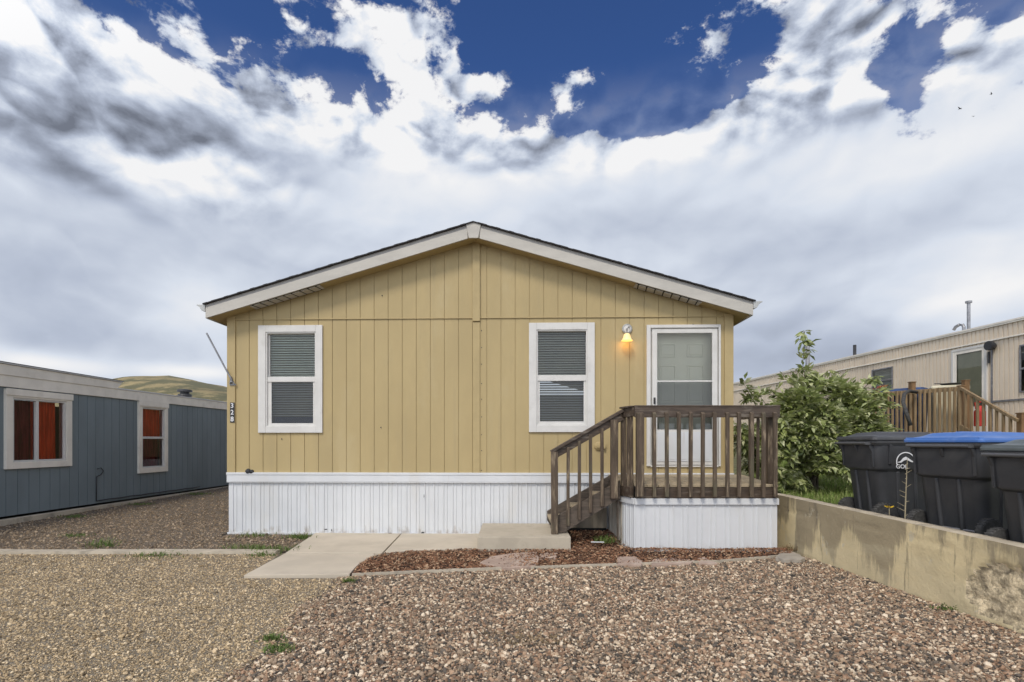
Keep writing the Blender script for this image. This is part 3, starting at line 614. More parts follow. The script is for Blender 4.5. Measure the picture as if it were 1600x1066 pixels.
for xs_, in (((401, 413, 425, 437, 449, 461, 474, 486, 498),), ((997, 1010, 1023, 1036, 1049, 1062, 1075, 1088),)):
    mb = MB(); mb2 = MB(); pts_ = [H(px, 450, -.12)[0] for px in xs_]
    for a in pts_:
        mb.beam((a-.012, RO+.035, roofb(a-.012)+.004), (a+.012, -.03, roofb(a+.012)+.004), .022, .012)
    a, b = pts_[0]-.05, pts_[-1]+.05; mb2.beam((a, -.12, roofb(a)+.0035), (b, -.12, roofb(b)+.0035), .18, .008)
    v_ = mb2.build('soffit_vent', 'fascia_paint', home); mb.build('vent_slots', 'dark_void', v_)

def dh_window(parent, outer, op, up, lo, blind_up, blind_lo, m_b, name='window', y=0.0):
    """casing, frame, two sashes, glass, blinds"""
    mb = MB(); e = .006; c = (op[0]-e+.006, op[1]-e+.006, op[2], op[3])
    rects(mb, outer, op, y-.030, y+.004); w = mb.build(name, 'white_trim', parent, bevel=.004)
    mb = MB(); fi = (op[0]+.018, op[1]+.018, op[2]-.018, op[3]-.018); rects(mb, op, fi, y-.018, y+.09); mb.build('frame', 'white_trim', w, bevel=.002)
    zr0, zr1 = lo[3], up[1]
    mb = MB(); rects(mb, (fi[0], zr1-.006, fi[2], fi[3]), up, y+.028, y+.05); mb.box((fi[0], y-.008, zr0+.002), (fi[2], y+.027, zr1-.008)); mb.build('sash', 'white_trim', w, bevel=.002)
    mb = MB(); rects(mb, (fi[0], fi[1], fi[2], zr0+.001), lo, y+.004, y+.026); mb.build('sash', 'white_trim', w, bevel=.002)
    pane(up[0]-.005, y+.040, up[1]-.005, up[2]+.005, up[3]+.005, 'window_glass', w)
    pane(lo[0]-.005, y+.016, lo[1]-.005, lo[2]+.005, lo[3]+.005, 'dim_glass', w)
    blinds(w, op[0]+.02, blind_up, op[2]-.02, op[3]-.03, y+.085, m_b[0])
    if blind_lo is not None: blinds(w, op[0]+.024, blind_lo, op[2]-.024, blind_up-.02, y+.087, m_b[1])
    mb = MB(); rects(mb, (op[0]-.02, op[1]-.02, op[2]+.02, op[3]+.02), (op[0]+.0, op[1]+.0, op[2]-.0, op[3]-.0), y+.091, y+.118)
    mb.build('inner_jamb', 'white_trim', w)
    return w
w1 = dh_window(home, hr(404.5, 508.5, 504.5, 676.5), wl, hr(420.5, 522, 491, 588.6), hr(424, 597, 489, 661.5), H(0, 590)[1] if 0 else hr(420, 590, 491, 600)[3], hr(423, 640, 489, 648)[1], ('blind', 'blind_dark'))
w2 = dh_window(home, hr(826.5, 504.5, 929, 675.5), wr, hr(841, 518, 915.5, 586), hr(843.5, 595.4, 912, 658.6), hr(840, 588, 912, 600)[3], hr(843, 640, 912, 661)[1], ('blind_dark', 'blind_dark'))
tag(w1, 'window with pale closed blinds, left of the gable batten'); tag(w2, 'window with dark blinds beside the porch lamp')
# sill cloth in left window
a = hr(424, 650, 489, 661.5); mb = MB(); mb.box((a[0], .12, a[1]-.05), (a[2], .3, a[3]-.01)); mb.build('folded_cloth', 'navy_cloth', w1)
# door
ins = hr(1010, 507.6, 1125.4, 728.5)
mb = MB(); inn = (do[0], do[1]-.0, do[2], do[3])
mb.box((ins[0], -.030, ins[1]), (do[0], .005, ins[3])); mb.box((do[2], -.030, ins[1]), (ins[2], .005, ins[3])); mb.box((do[0], -.030, do[3]), (do[2], .005, ins[3]))
door = mb.build('door', 'white_trim', home, bevel=.004)
mb = MB(); mb.box((do[0]+.001, -.024, do[1]-.015), (do[2]-.001, .19, do[1]+.012)); mb.box((do[0], .0055, do[1]+.013), (do[0]+.02, .19, do[3])); mb.box((do[2]-.02, .0055, do[1]+.013), (do[2], .19, do[3])); mb.box((do[0]+.02, .0055, do[3]-.02), (do[2]-.02, .19, do[3]))
mb.build('jamb', 'white_trim', door)
sg = hr(1026.5, 520.5, 1112.4, 671.5, -.02); st = hr(1018.8, 514.5, 1120.5, 726.5, -.02)
mb = MB(); rects(mb, st, (sg[0], sg[1], sg[2], sg[3]), -.034, -.004); z_b = H(1070, 595.9, -.02)[1]; mb.box((sg[0], -.032, z_b-.010), (sg[2], -.008, z_b+.010))
sd_ = mb.build('storm_door', 'white_trim', door, bevel=.003)
kp = hr(1027, 675, 1112, 721, -.03); mb = MB(); mb.box((kp[0], -.042, kp[1]), (kp[2], -.0345, kp[3])); mb.box((kp[0]+.03, -.045, kp[1]+.03), (kp[2]-.03, -.0425, kp[3]-.03)); mb.build('kick_panel', 'white_skirt', door, bevel=.003)
pane(sg[0]-.004, -.020, z_b, sg[2]+.004, sg[3]+.004, 'door_glass', door); pane(sg[0]-.004, -.024, sg[1]-.004, sg[2]+.004, z_b, 'dim_glass', door)
hx, hz = H(1023, 626, -.04); mb = MB(); mb.box((hx-.016, -.041, hz-.05), (hx+.012, -.035, hz+.045)); mb.beam((hx-.002, -.06, hz-.045), (hx-.002, -.06, hz+.03), .018, .02, (0, 1, 0)); mb.box((hx-.01, -.06, hz+.02), (hx+.006, -.04, hz+.035)); mb.box((hx-.01, -.06, hz-.04), (hx+.006, -.04, hz-.03))
mb.build('handle', 'black_metal', door, bevel=.003)
# six-panel leaf behind the glass
mb = MB(); mb.box((do[0]+.021, .15, do[1]+.014), (do[2]-.021, .185, do[3]-.021)); dw = do[2]-do[0]; dhh = do[3]-do[1]
for cx in (.29, .71):
    for z0, z1 in ((.10, .38), (.46, .74), (.80, .90)):
        x0, x1 = do[0]+dw*(cx-.125), do[0]+dw*(cx+.125); a, b = do[1]+dhh*z0, do[1]+dhh*z1
        rects(mb, (x0, a, x1, b), (x0+.018, a+.018, x1-.018, b-.018), .141, .1495); mb.box((x0+.035, .143, a+.035), (x1-.035, .1495, b-.035))
mb.build('panel_leaf', 'door_paint', door, bevel=.004)
# porch lamp
lx, lz = H(980, 514, -.02); lamp = empty('porch_lamp', (lx, 0, lz)); lamp.parent = home
mb = MB(); mb.lathe([(.074, -.004), (.074, -.02), (.060, -.032), (.056, -.032), (.05, -.026), (.0, -.026)], (0, 0, 0), 24, 'y'); mb.build('backplate', 'gutter_metal', lamp, smooth=False)
mb = MB(); mb.lathe([(.052, -.027), (.045, -.030), (0.0, -.031)], (0, 0, 0), 20, 'y'); mb.build('backplate_face', 'white_trim', lamp)
mb = MB(); mb.tube([(-.01, -.03, -.02), (-.015, -.09, -.01), (-.02, -.11, -.045), (-.02, -.11, -.085)], .008, 8); mb.tube([(.01, -.03, .02), (.03, -.05, .03), (.02, -.06, .0)], .006, 6); mb.build('arm', 'grey_metal', lamp, smooth=True)
mb = MB(); mb.lathe([(.028, -.085), (.044, -.10), (.052, -.13), (.064, -.165), (.088, -.190), (.086, -.192), (.060, -.167), (.048, -.13), (.03, -.09)], (-.02, -.11, 0), 24); mb.build('lamp_shade', 'lit_shade', lamp, smooth=True)
ld = bpy.data.lights.new('porch_bulb', 'POINT'); ld.energy = .9; ld.color = (1, .55, .16); ld.shadow_soft_size = .03
lo_ = bpy.data.objects.new('bulb_light', ld); COL.objects.link(lo_); lo_.parent = lamp; lo_.location = (-.02, -.11, -.215)
# house number
x0, z1 = H(359.3, 629, -.03); x1, z0 = H(366.3, 660.5, -.03)
mb = MB(); mb.box((x0, -.030, z0), (x1, -.0225, z1)); pl = mb.build('number_plate', 'black_metal', home, bevel=.002)
for k, ch in enumerate('328'):
    zc = z1-(z1-z0)*(k+.5)/3
    text_mesh(ch, .098, 'emblem_white', 'digit', pl, Matrix.Translation(((x0+x1)/2, -.0325, zc)) @ Matrix.Rotation(R(90), 4, 'X'))
# antenna arm
a = H(324, 521, -.12); b = H(362, 594, -.06)
mb = MB(); mb.tube([(a[0], -.14, a[1]), (b[0], -.06, b[1])], .012, 8); m_ = mb.build('antenna_arm', 'grey_metal', home)
mb = MB(); mb.box((b[0]-.045, -.035, b[1]-.075), (b[0]+.05, -.023, b[1]-.055)); mb.beam((b[0]-.03, -.04, b[1]-.06), (b[0]-.01, -.05, b[1]+.05), .03, .012); mb.beam((b[0]+.03, -.04, b[1]-.06), (b[0]-.015, -.05, b[1]+.02), .02, .012)
mb.lathe([(.015, -.07), (.015, -.03)], (b[0]-.005, 0, b[1]-.02), 10, 'y'); mb.build('bracket', 'grey_metal', m_)
# spigot, outlet cover
x, z = H(389.5, 736.5, -.03); mb = MB(); mb.lathe([(.035, -.006), (.04, -.02), (.032, -.05), (.0, -.055)], (x-.02, 0, z), 16, 'y'); mb.lathe([(.028, -.004), (.03, -.04), (0, -.045)], (x+.03, 0, z-.005), 14, 'y'); mb.build('hose_tap', 'black_metal', home, smooth=False)
x, z = H(937, 697, -.03); mb = MB(); mb.lathe([(.062, -.004), (.06, -.025), (.045, -.035), (0, -.036)], (x-.015, 0, z), 20, 'y'); mb.lathe([(.03, -.034), (.028, -.055), (0, -.056)], (x-.02, 0, z), 16, 'y'); mb.box((x+.03, -.05, z-.04), (x+.085, -.003, z+.035)); mb.build('outlet_cover', 'yellow_paint', home, bevel=.003)
mb = MB(); x, z = H(990, 500)
for px, py in ((597, 462), (1160, 700), (1137, 613), (1083, 507), (440, 686), (595, 668)):
    x, z = H(px, py, -.01)
    if XL < x < XR: mb = MB(); mb.lathe([(.009, -.0045), (.009, -.012)], (x, 0, z), 8, 'y'); mb.build('screw', 'black_metal', home)

# ------------------------------------------------------------------ concrete step slab
padY = 6.79
c_ = Vector((.13, 7.35, 0)); pad = [(-.43-c_.x, padY-c_.y), (.735-c_.x, padY-c_.y), (.735-c_.x, 7.9-c_.y), (-.43-c_.x, 7.93-c_.y)]
mb = MB(); mb.slab(pad, -.03, .18); o = mb.build('step_slab', 'concrete_step', bevel=.008); o.location = c_; tag(o, 'raised concrete step slab under the foot of the wooden stairs', 'step')

# ------------------------------------------------------------------ porch deck
deck = empty('porch_deck', (2.4, 7.3, 0)); tag(deck, 'weathered dark brown wooden porch deck with railing and white skirting', 'deck')
DO = Vector((2.4, 7.3, 0)); T = Matrix.Translation(-DO)
def D(): m_ = MB(); m_.x = T; return m_
A, B, Cc, E_, Dd = (1.53, 6.77), (1.42, 7.12), (1.38, 7.90), (3.315, 6.77), (3.315, 7.82)
ZD, ZB = .832, .665
# deck boards run towards the house
k = 0; xb = 1.40
while xb < 3.31:
    x1 = min(xb+.136, 3.312); mb = D(); y0 = 6.765 if xb > 1.5 else 6.77+ (1.53-xb)*3.0
    y1 = hy((xb+x1)/2)-.05; j = random.uniform(-.002, .002); mb.add([(xb, y0, ZD-.03), (x1, y0, ZD-.03), (x1, y1, ZD+.030), (xb, y1, ZD+.030), (xb, y0, ZD+j), (x1, y0, ZD+j), (x1, y1, ZD+.062+j), (xb, y1, ZD+.062+j)], [(0,3,2,1),(4,5,6,7),(0,1,5,4),(1,2,6,5),(2,3,7,6),(3,0,4,7)]); mb.build('deck_board', 'wood_tread', deck, bevel=.004); xb += .141
mb = D(); mb.beam((1.54, 6.79, (ZD-.035+ZB)/2), (3.30, 6.79, (ZD-.035+ZB)/2), .038, ZD-.035-ZB); mb.build('rim_board', 'wood_rail', deck, bevel=.003)
mb = D(); mb.beam((1.50, 6.83, (ZD-.035+ZB)/2), (1.425, 7.12, (ZD-.035+ZB)/2), .036, ZD-.035-ZB); mb.build('side_board', 'wood_rail', deck, bevel=.003); mb = D(); mb.beam((1.425, 7.125, (ZD-.035+ZB)/2), (1.385, 7.86, (ZD-.035+ZB)/2), .036, ZD-.035-ZB); mb.build('side_board', 'wood_rail', deck, bevel=.003); mb = D(); mb.beam((3.295, 6.83, (ZD-.035+ZB)/2), (3.295, 7.80, (ZD-.035+ZB)/2), .036, ZD-.035-ZB)
mb.build('side_board', 'wood_rail', deck, bevel=.003)
# skirting of the deck
def skirt_between(p, q, name, prof, per, z1=.585, z0=-.01):
    L_ = math.hypot(q[0]-p[0], q[1]-p[1]); a = math.atan2(q[1]-p[1], q[0]-p[0])
    return ribbed(0, L_, z0, z1, prof, per, 0, name, 'white_skirt', deck, T @ Matrix.Translation((p[0], p[1], 0)) @ Matrix.Rotation(a, 4, 'Z'))
pr = [(0, 0), (.055, 0), (.060, .006), (.066, .006), (.071, 0), (.112, 0), (.117, .009), (.128, .009), (.133, 0)]
skirt_between((1.54, 6.79), (3.31, 6.79), 'skirting', pr, .175)
skirt_between((1.40, 7.88), (1.44, 7.12), 'skirting', pr, .10).data.materials[0] = MATS['stained_shaded_skirt']; skirt_between((1.44, 7.12), (1.54, 6.79), 'skirting', pr, .10)
skirt_between((3.31, 6.79), (3.31, 7.8), 'skirting', pr, .175)
mb = D(); zc = (.583+ZB-.004)/2; hh = ZB-.004-.583
mb.beam((1.53, 6.775, zc), (3.322, 6.775, zc), .026, hh); mb.beam((1.43, 7.12, zc), (1.525, 6.79, zc), .026, hh); mb.beam((1.39, 7.86, zc), (1.428, 7.13, zc), .026, hh); mb.beam((3.318, 6.79, zc), (3.318, 7.8, zc), .02, hh)
mb.build('skirting_cap', 'white_skirt', deck, bevel=.003)
# railing
ZR = CZ + (HY-633.5)*6.75/FOC
mb = D(); mb.box((1.515, 6.728, ZR-.022), (3.325, 6.80, ZR)); mb.box((1.52, 6.732, ZR-.150), (3.32, 6.770, ZR-.022)); mb.build('top_rail', 'wood_rail', deck, bevel=.006)
mb = D(); mb.beam((1.512, 6.80, ZR-.011), (1.43, 7.10, ZR-.011), .07, .022, (0, 0, 1)); mb.beam((1.525, 6.785, ZR-.08), (1.44, 7.10, ZR-.08), .036, .11); mb.build('top_rail', 'wood_rail', deck, bevel=.005)
mb = D(); mb.beam((3.30, 6.802, ZR-.011), (3.30, 7.80, ZR-.011), .09, .022); mb.beam((3.30, 6.80, ZR-.08), (3.30, 7.80, ZR-.08), .036, .11); mb.build('top_rail', 'wood_rail', deck, bevel=.005)
def bal(px, w, y, z0, z1, name='baluster', m='wood_post', sl_=.02, dp=None):
    X = (px-HX)/FOC*y; mb = D(); dp = dp or w; j = random.uniform(-.004, .004); k_ = random.uniform(-.004, .004)
    mb.add([(X-w/2+j, y-dp/2, z0), (X+w/2+j, y-dp/2, z0), (X+w/2+j, y+dp/2, z0), (X-w/2+j, y+dp/2, z0),
            (X-w/2+k_, y-dp/2, z1-sl_), (X+w/2+k_, y-dp/2, z1-sl_), (X+w/2+k_, y+dp/2, z1), (X-w/2+k_, y+dp/2, z1)],
           [(0,3,2,1),(4,5,6,7),(0,1,5,4),(1,2,6,5),(2,3,7,6),(3,0,4,7)])
    return mb.build(name, m, deck, bevel=.004)
ZBT = CZ-(777-HY)*6.7/FOC; ZTP = CZ+(HY-643.5)*6.7/FOC
bal(1000.2, .088, 6.70, ZBT+.01, ZTP, 'post')
for px in (1022.1, 1041.8, 1060.7, 1079.3, 1098.1, 1116.6, 1136.4, 1155, 1174.7, 1193, 1211.5): bal(px, .043, 6.71, ZBT+random.uniform(-.004, .006), ZTP+random.uniform(-.003, .003), dp=.040)
for y_ in (6.97, 7.16, 7.38, 7.62):
    X = 3.335; bal(HX+X/y_*FOC, .034, float(y_), ZB+.01, ZR-.04)
bal(HX+3.255/6.86*FOC, .088, 6.86, ZD, ZR-.136, 'post')
bal(973.8, .057, 7.10, ZB+.02, ZR-.06, 'post', dp=.09); bal(981.6, .036, 6.96, ZB, ZR-.075); bal(986.6, .04, 6.88, ZB, ZR-.07)
# stairs
SY0, SY1 = 7.02, 7.76
sz = lambda X: .40+(X-.59)/(1.268-.59)*.394          # stringer top line
for y_, nm in ((SY0+.03, 'stringer'), (SY1, 'stringer')):
    x0, x1 = (.52, 1.40); y0, y1 = y_-.019, y_+.019; k_ = .02 if y_ > 7.4 else 0
    mb = D(); mb.prism([(x0+.02, .185), (.66, .185), (x1, sz(x1)-.235), (x1, sz(x1)+k_), (x0-.02, sz(x0)+k_), (x0-.02, .25)], y0, y1); mb.build(nm, 'wood_dark', deck, bevel=.004)
for k in range(3):
    x0 = .50+k*.30; z = .18+.163*(k+1); mb = D(); mb.box((x0, SY0+.052, z-.036), (x0+.27, SY1-.022, z)); mb.build('tread', 'wood_tread', deck, bevel=.004)
mb = D(); mb.box((1.383, SY0+.05, ZB-.06), (1.40, SY1, ZD-.034)); mb.build('riser', 'wood_dark', deck)
bal(866.6, .088, SY0-.035, .183, CZ+(HY-706)*6.98/FOC, 'post', sl_=.0, dp=.07)
bal(959.4, .092, SY0-.035, CZ-(779-HY)*6.98/FOC, CZ+(HY-656)*6.98/FOC, 'post', sl_=.0, dp=.07)
for px, t_, b_ in ((887.6, 699, 822), (905, 689, 812), (922.8, 679, 801), (940.5, 669, 791.5)):
    bal(px, .040, SY0-.012, CZ-(b_-HY)*7.0/FOC, CZ+(HY-t_)*7.0/FOC, sl_=0)
def sp(px, py, y): return ((px-HX)/FOC*y, y, CZ+(HY-py)/FOC*y)
mb = D(); a = sp(861, 706, SY0+.02); b = sp(973, 641.5, SY0+.05); mb.beam(a, b, .12, .036); a = sp(866, 711, SY0+.022); b = sp(971, 651, SY0+.030); mb.beam(a, b, .036, .10)
mb.build('stair_rail', 'wood_rail', deck, bevel=.004)
# old stringer scraps and dark panel below the stairs
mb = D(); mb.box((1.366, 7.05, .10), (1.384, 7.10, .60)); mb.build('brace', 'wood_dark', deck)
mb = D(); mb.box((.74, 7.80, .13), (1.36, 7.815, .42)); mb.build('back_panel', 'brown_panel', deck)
mb = D(); mb.box((.745, 7.83, .0), (1.36, 7.85, .14)); mb.build('gap_shade', 'dark_void', deck)  # near-black strip painting the dark of the open gap below the panel

# white scrap by the stairs
mb = MB(); mb.box((-.085, -.012, 0), (.085, .012, .012)); o = mb.build('plastic_strip', 'white_skirt', bevel=.003); o.location = (1.10, 7.0, .07); o.rotation_euler = (0, 0, -.05); tag(o, 'short white plastic strip lying on the bark below the wooden stairs', 'litter')

# ------------------------------------------------------------------ retaining wall and raised yard
def G(x, y): return .40 + .035*max(0, x-3.6) + .045*max(0, y-6.2) - .04*max(0, 5-y)*.6 + .012*noise.noise(Vector((x*1.7, y*1.7, 2)))
ys = [-1+k*.5 for k in range(12)]+[5+k*.25 for k in range(28)]+[12+k for k in range(20)]+[34, 45, 70, 120]
mb = MB(); xoff = [0, .15, .4, .8, 1.3, 2, 3, 4.5, 6, 8, 11, 16, 30, 80]; V = []
for y in ys:
    for xo in xoff:
        x = WALLX(min(y, 9))+.05+xo; V.append((x, y, min(G(x, y), 1.6)))
nx = len(xoff); mb.add(V, [(j*nx+i, j*nx+i+1, (j+1)*nx+i+1, (j+1)*nx+i) for j in range(len(ys)-1) for i in range(nx-1)])
tag(mb.build('raised_yard', 'lawn_soil', smooth=True), kind='structure')
rw = empty('retaining_wall', (3.5, 6.77, 0)); tag(rw, 'stained low concrete retaining wall running from the deck towards the camera', 'wall')
def wtop(y): return .61 + (y-3.9)/(6.77-3.9)*.055
ys = np.arange(-1, 9.01, .035); zs = np.linspace(0, 1, 22); V = []
for y in ys:
    for s in zs:
        z = -.04 + s*(wtop(min(y, 7))+.04); x = WALLX(y)-(z*.0)
        bmp = .006*noise.noise(Vector((0, y*5, z*5)))+.004*noise.noise(Vector((3, y*16, z*16)))
        # broken-out patch of coarse aggregate
        pyc, pzc = 4.05, .24; d = ((y-pyc)/.30)**2+((z-pzc)/.20)**2 + .5*noise.noise(Vector((1, y*7, z*7)))
        if d < 1 or (y < 4.05 and abs(z-pzc) < .2+.04*noise.noise(Vector((0, y*8, 1)))): bmp += .018+.035*abs(noise.noise(Vector((5, y*13, z*18))))+.015*noise.noise(Vector((2, y*35, z*35)))
        crk = .012 if abs(z-.50-.02*noise.noise(Vector((9, y*2, 0)))) < .012 and noise.noise(Vector((4, y*1.3, 0))) > -.1 else 0
        V.append((x-3.5+bmp+crk*.7-0.0, y-6.77, z))
ny, nz_ = len(ys), len(zs)
F = [(j*nz_+i, (j+1)*nz_+i, (j+1)*nz_+i+1, j*nz_+i+1) for j in range(ny-1) for i in range(nz_-1)]
F = [tuple(reversed(f)) for f in F]
mb = MB()
for f in F:
    pass
mb.add(V, F)
for k_, f in enumerate(F):
    c0 = V[f[0]]; y, z = c0[1]+6.77, c0[2]
    d = ((y-4.05)/.30)**2+((z-.24)/.20)**2 + .5*noise.noise(Vector((1, y*7, z*7)))
    mb.mi[k_] = 1 if (d < 1 or (y < 4.05 and abs(z-.24) < .2+.04*noise.noise(Vector((0, y*8, 1))))) else 0
face = mb.build('wall_face', ['concrete_wall', 'aggregate'], rw, smooth=True)
V = []
for y in ys:
    for k_, xo in enumerate((0.003, .05, .10, .16, .17)):
        z = wtop(min(y, 7)) + (.004*noise.noise(Vector((xo*30, y*9, 4))) if 0 < k_ < 4 else 0) - (.002 if k_ == 0 else 0); x = WALLX(y)+xo + (.006*noise.noise(Vector((0, y*5, z*5)))+.004*noise.noise(Vector((3, y*16, z*16))) if k_ == 0 else 0)
        if k_ == 4: z = .2
        V.append((x-3.5, y-6.77, z))
mb = MB(); mb.add(V, [(j*5+i, j*5+i+1, (j+1)*5+i+1, (j+1)*5+i) for j in range(ny-1) for i in range(4)]); mb.build('wall_top', 'concrete_top', rw, smooth=True)

# ------------------------------------------------------------------ leaves
def leaf_cloud(n, centers, L, m, name, parent, leaflets=7, droop=.5, lw=.42, out=None, spacing=.032):
    """compound leaves: a short stalk with paired pointed leaflets"""
    Vs = []; k = n
    idx = rng.integers(0, len(centers), n); C0 = centers[idx]
    dirs = rng.normal(size=(n, 3)) if out is None else out[idx]+rng.normal(size=(n, 3))*.55
    dirs[:, 2] += .1; dirs /= np.linalg.norm(dirs, axis=1)[:, None]
    side = np.cross(dirs, np.array([0, 0, 1.0])+rng.normal(size=(n, 3))*.25); side /= np.linalg.norm(side, axis=1)[:, None]; up = np.cross(side, dirs)
    VV = []
    for j in range(leaflets):
        pos = (j//2)*spacing+.02; sg_ = 0 if j == leaflets-1 else (1 if j % 2 else -1)
        base_ = C0+dirs*pos + up*(-droop*pos*pos*2)
        ld_ = dirs*(.55 if sg_ else 1)+side*sg_*.85 - up*rng.uniform(0, .55, (n, 1)); ld_ /= np.linalg.norm(ld_, axis=1)[:, None]
        ln = (L*rng.uniform(.7, 1.2, n))[:, None]; ls = np.cross(ld_, up); ls /= np.linalg.norm(ls, axis=1)[:, None]+1e-9; ln_ = np.cross(ls, ld_)
        tip = base_+ld_*ln; mid = base_+ld_*ln*.45 - ln_*ln*.0; w = ln*lw/2
        VV.append(np.stack([base_, mid+ls*w+ln_*w*.35, tip-ln_*ln*.08, mid-ls*w+ln_*w*.35, base_+ld_*ln*.5], 1))
    V = np.stack(VV, 1).reshape(-1, 5, 3); q = len(V)
    F = np.array([(0, 1, 4), (1, 2, 4), (4, 2, 3), (0, 4, 3)])
    return npmesh(name, V.reshape(-1, 3), (F[None]+5*np.arange(q)[:, None, None]).reshape(-1, 3), m, parent)
# shrub behind the deck
SB = Vector((4.72, 8.7, .52)); shrub = empty('shrub', SB); tag(shrub, 'large leafy green shrub with one tall shoot behind the deck railing', 'shrub')
blobs = [(0, 0, .62, .85, .6, .62), (-.75, -.1, .78, .58, .5, .45), (.55, -.05, .85, .60, .5, .42), (.15, .1, 1.02, .62, .5, .33), (-.45, 0, .35, .6, .5, .42), (-.95, .15, .98, .4, .35, .22),
         (.95, 0, 1.05, .42, .35, .30), (.6, 0, 1.2, .45, .35, .22), (-.1, 0, 1.28, .6, .35, .18), (1.0, 0, .7, .4, .35, .3), (.3, -.25, .35, .6, .45, .38), (-.15, -.2, .9, .5, .4, .4), (-.4, .1, 1.1, .35, .3, .20)]
CC, OO = [], []
for bx, by, bz, rx, ry, rz in blobs:
    bx, rx, bz, rz = bx*.86, rx*.92, bz*1.28, rz*1.25
    nb = int(5200*rx*rz); d = rng.normal(size=(nb, 3)); d /= np.linalg.norm(d, axis=1)[:, None]; r = rng.uniform(.35, 1.0, nb)**.5*rng.choice([1, 1.08, .9], nb)
    P = np.array([bx, by, bz])+d*r[:, None]*np.array([rx, ry, rz]); kp_ = P[:, 2] > .02; P = P[kp_]; d = d[kp_]
    dens = np.array([noise.noise(Vector(p*2.6)) for p in P]); kk = dens > .03; CC.append(P[kk]); OO.append(d[kk])
CC = np.concatenate(CC); OO = np.concatenate(OO)
leaf_cloud(2700, CC, .128, 'shrub_leaves', 'foliage', shrub, 7, out=OO)
mb = MB()
for k in range(34):
    a = random.uniform(0, 6.28); e = random.uniform(.3, 1.0); tx, ty, tz = math.cos(a)*e*1.0, math.sin(a)*e*.5, random.uniform(.9, 1.6)
    pts = [(random.uniform(-.15, .15), random.uniform(-.12, .12), -.05), (tx*.3, ty*.3, tz*.45), (tx*.7, ty*.7, tz*.8), (tx, ty, tz)]
    mb.tube(pts, [.018, .013, .008, .003], 6)
# shoots
def shoot(pts, nl, L=.10):
    mb.tube(pts, [.010]+[.006]*(len(pts)-2)+[.002], 6)
    P = [Vector(p) for p in pts]; out = []
    for i in range(nl):
        s = (i+1)/nl*(len(P)-1); j = min(int(s), len(P)-2); out.append(P[j].lerp(P[j+1], s-j))
    return np.array([tuple(p) for p in out])
sh = [shoot([(.0, 0, 1.3), (-.04, -.05, 1.75), (-.10, -.05, 2.1), (-.06, -.05, 2.4), (-.08, -.05, 2.62)], 22), shoot([(.5, 0, 1.2), (.85, -.1, 1.7), (1.0, -.1, 1.85)], 8), shoot([(.7, 0, 1.1), (1.0, -.15, 1.4), (1.22, -.15, 1.42)], 10),
      shoot([(.7, 0, 1.3), (1.0, -.15, 1.62), (1.12, -.15, 1.6)], 8), shoot([(-.7, 0, 1.2), (-1.0, 0, 1.75)], 9), shoot([(.8, 0, .8), (1.05, -.1, 1.0), (1.2, -.1, .95)], 8), shoot([(.2, 0, 1.5), (.32, 0, 2.0)], 8)]
mb.build('branches', 'bark', shrub, smooth=True)
S_ = np.concatenate(sh); leaf_cloud(int(len(S_)*1.3), S_+0, .14, 'shrub_leaves', 'shoot_leaves', shrub, 5, out=np.tile(np.array([[.2, -.3, .2]]), (len(S_), 1))+rng.normal(size=(len(S_), 3))*.7, spacing=.04)

def blades(name, P, h, w, m, parent=None, lean=.5):
    n = len(P); a = rng.uniform(0, 6.28, n); d = np.stack([np.cos(a), np.sin(a), np.zeros(n)], 1); s = np.stack([-np.sin(a), np.cos(a), np.zeros(n)], 1)*w[:, None]
    l = rng.uniform(.1, lean, n)[:, None]; up = np.array([[0, 0, 1.0]])
    b = P; m1 = P+up*h[:, None]*.55+d*l*h[:, None]*.35; t_ = P+up*h[:, None]*.9+d*l*h[:, None]
    V = np.stack([b-s, b+s, m1+s*.8, m1-s*.8, t_], 1)
    F = np.array([(0, 1, 2), (0, 2, 3), (3, 2, 4)])
    return npmesh(name, V.reshape(-1, 3), (F[None]+5*np.arange(n)[:, None, None]).reshape(-1, 3), m, parent)
P = rng.uniform((3.75, 4.6), (11, 13.5), (75000, 2)); P = P[(P[:, 0] < P[:, 1]*1.1) & (P[:, 0] > P[:, 1]*.44)]
msk = np.array([noise.noise(Vector((x*1.1, y*1.1, 7))) + (y-7.6)*.4 for x, y in P]) > -.15; P = P[msk]
Z = np.array([G(x, y) for x, y in P]); P3 = np.concatenate([P, Z[:, None]], 1)
tag(blades('grass', P3, rng.uniform(.05, .16, len(P3)), rng.uniform(.003, .006, len(P3)), 'lawn_blades'), 'bright green lawn grass between the shrub and the bins', 'grass', kind='stuff')

# ------------------------------------------------------------------ weeds
def weed(px, py, r, h, label, n=90, z=0.0, m='weed_leaves', wide=1.0, xy=None):
    x, y = xy or gp(px, py, z); root = empty('weed', (x, y, z)); tag(root, label, 'weed', 'small green weeds in the gravel')
    q = rng.normal(size=(n, 2))*np.array([r*wide, r*.6]); P = np.concatenate([q, np.zeros((n, 1))-.005], 1)
    blades('leaves', P, rng.uniform(.4, 1, n)*h, rng.uniform(.003, .007, n), m, root, 1.6)
    C = np.concatenate([q[:n//3], rng.uniform(.005, h*.4, (n//3, 1))], 1); leaf_cloud(n//3, C, .022, m, 'leaves', root, 3, spacing=.012)
weed(160, 853, .14, .12, 'green weed tuft behind the left end of the kerb strip')
weed(250, 868, .17, .06, 'flat green weed in front of the kerb strip below the blue home', 110, wide=1.4)
weed(382, 857, .15, .09, 'green weed between kerb strip and white skirting, left of the walk')
weed(428, 860, .13, .08, 'green weeds spreading along the left edge of the concrete walk', 160, wide=1.2)
weed(412, 867.5, .10, .05, 'low green weed at the end of the kerb strip by the walk', 80)
weed(468, 841, .10, .10, 'leafy green weed at the foot of the white skirting beside the walk', 130)
weed(398, 838, .13, .08, 'green weed under the left part of the white skirting', 80)
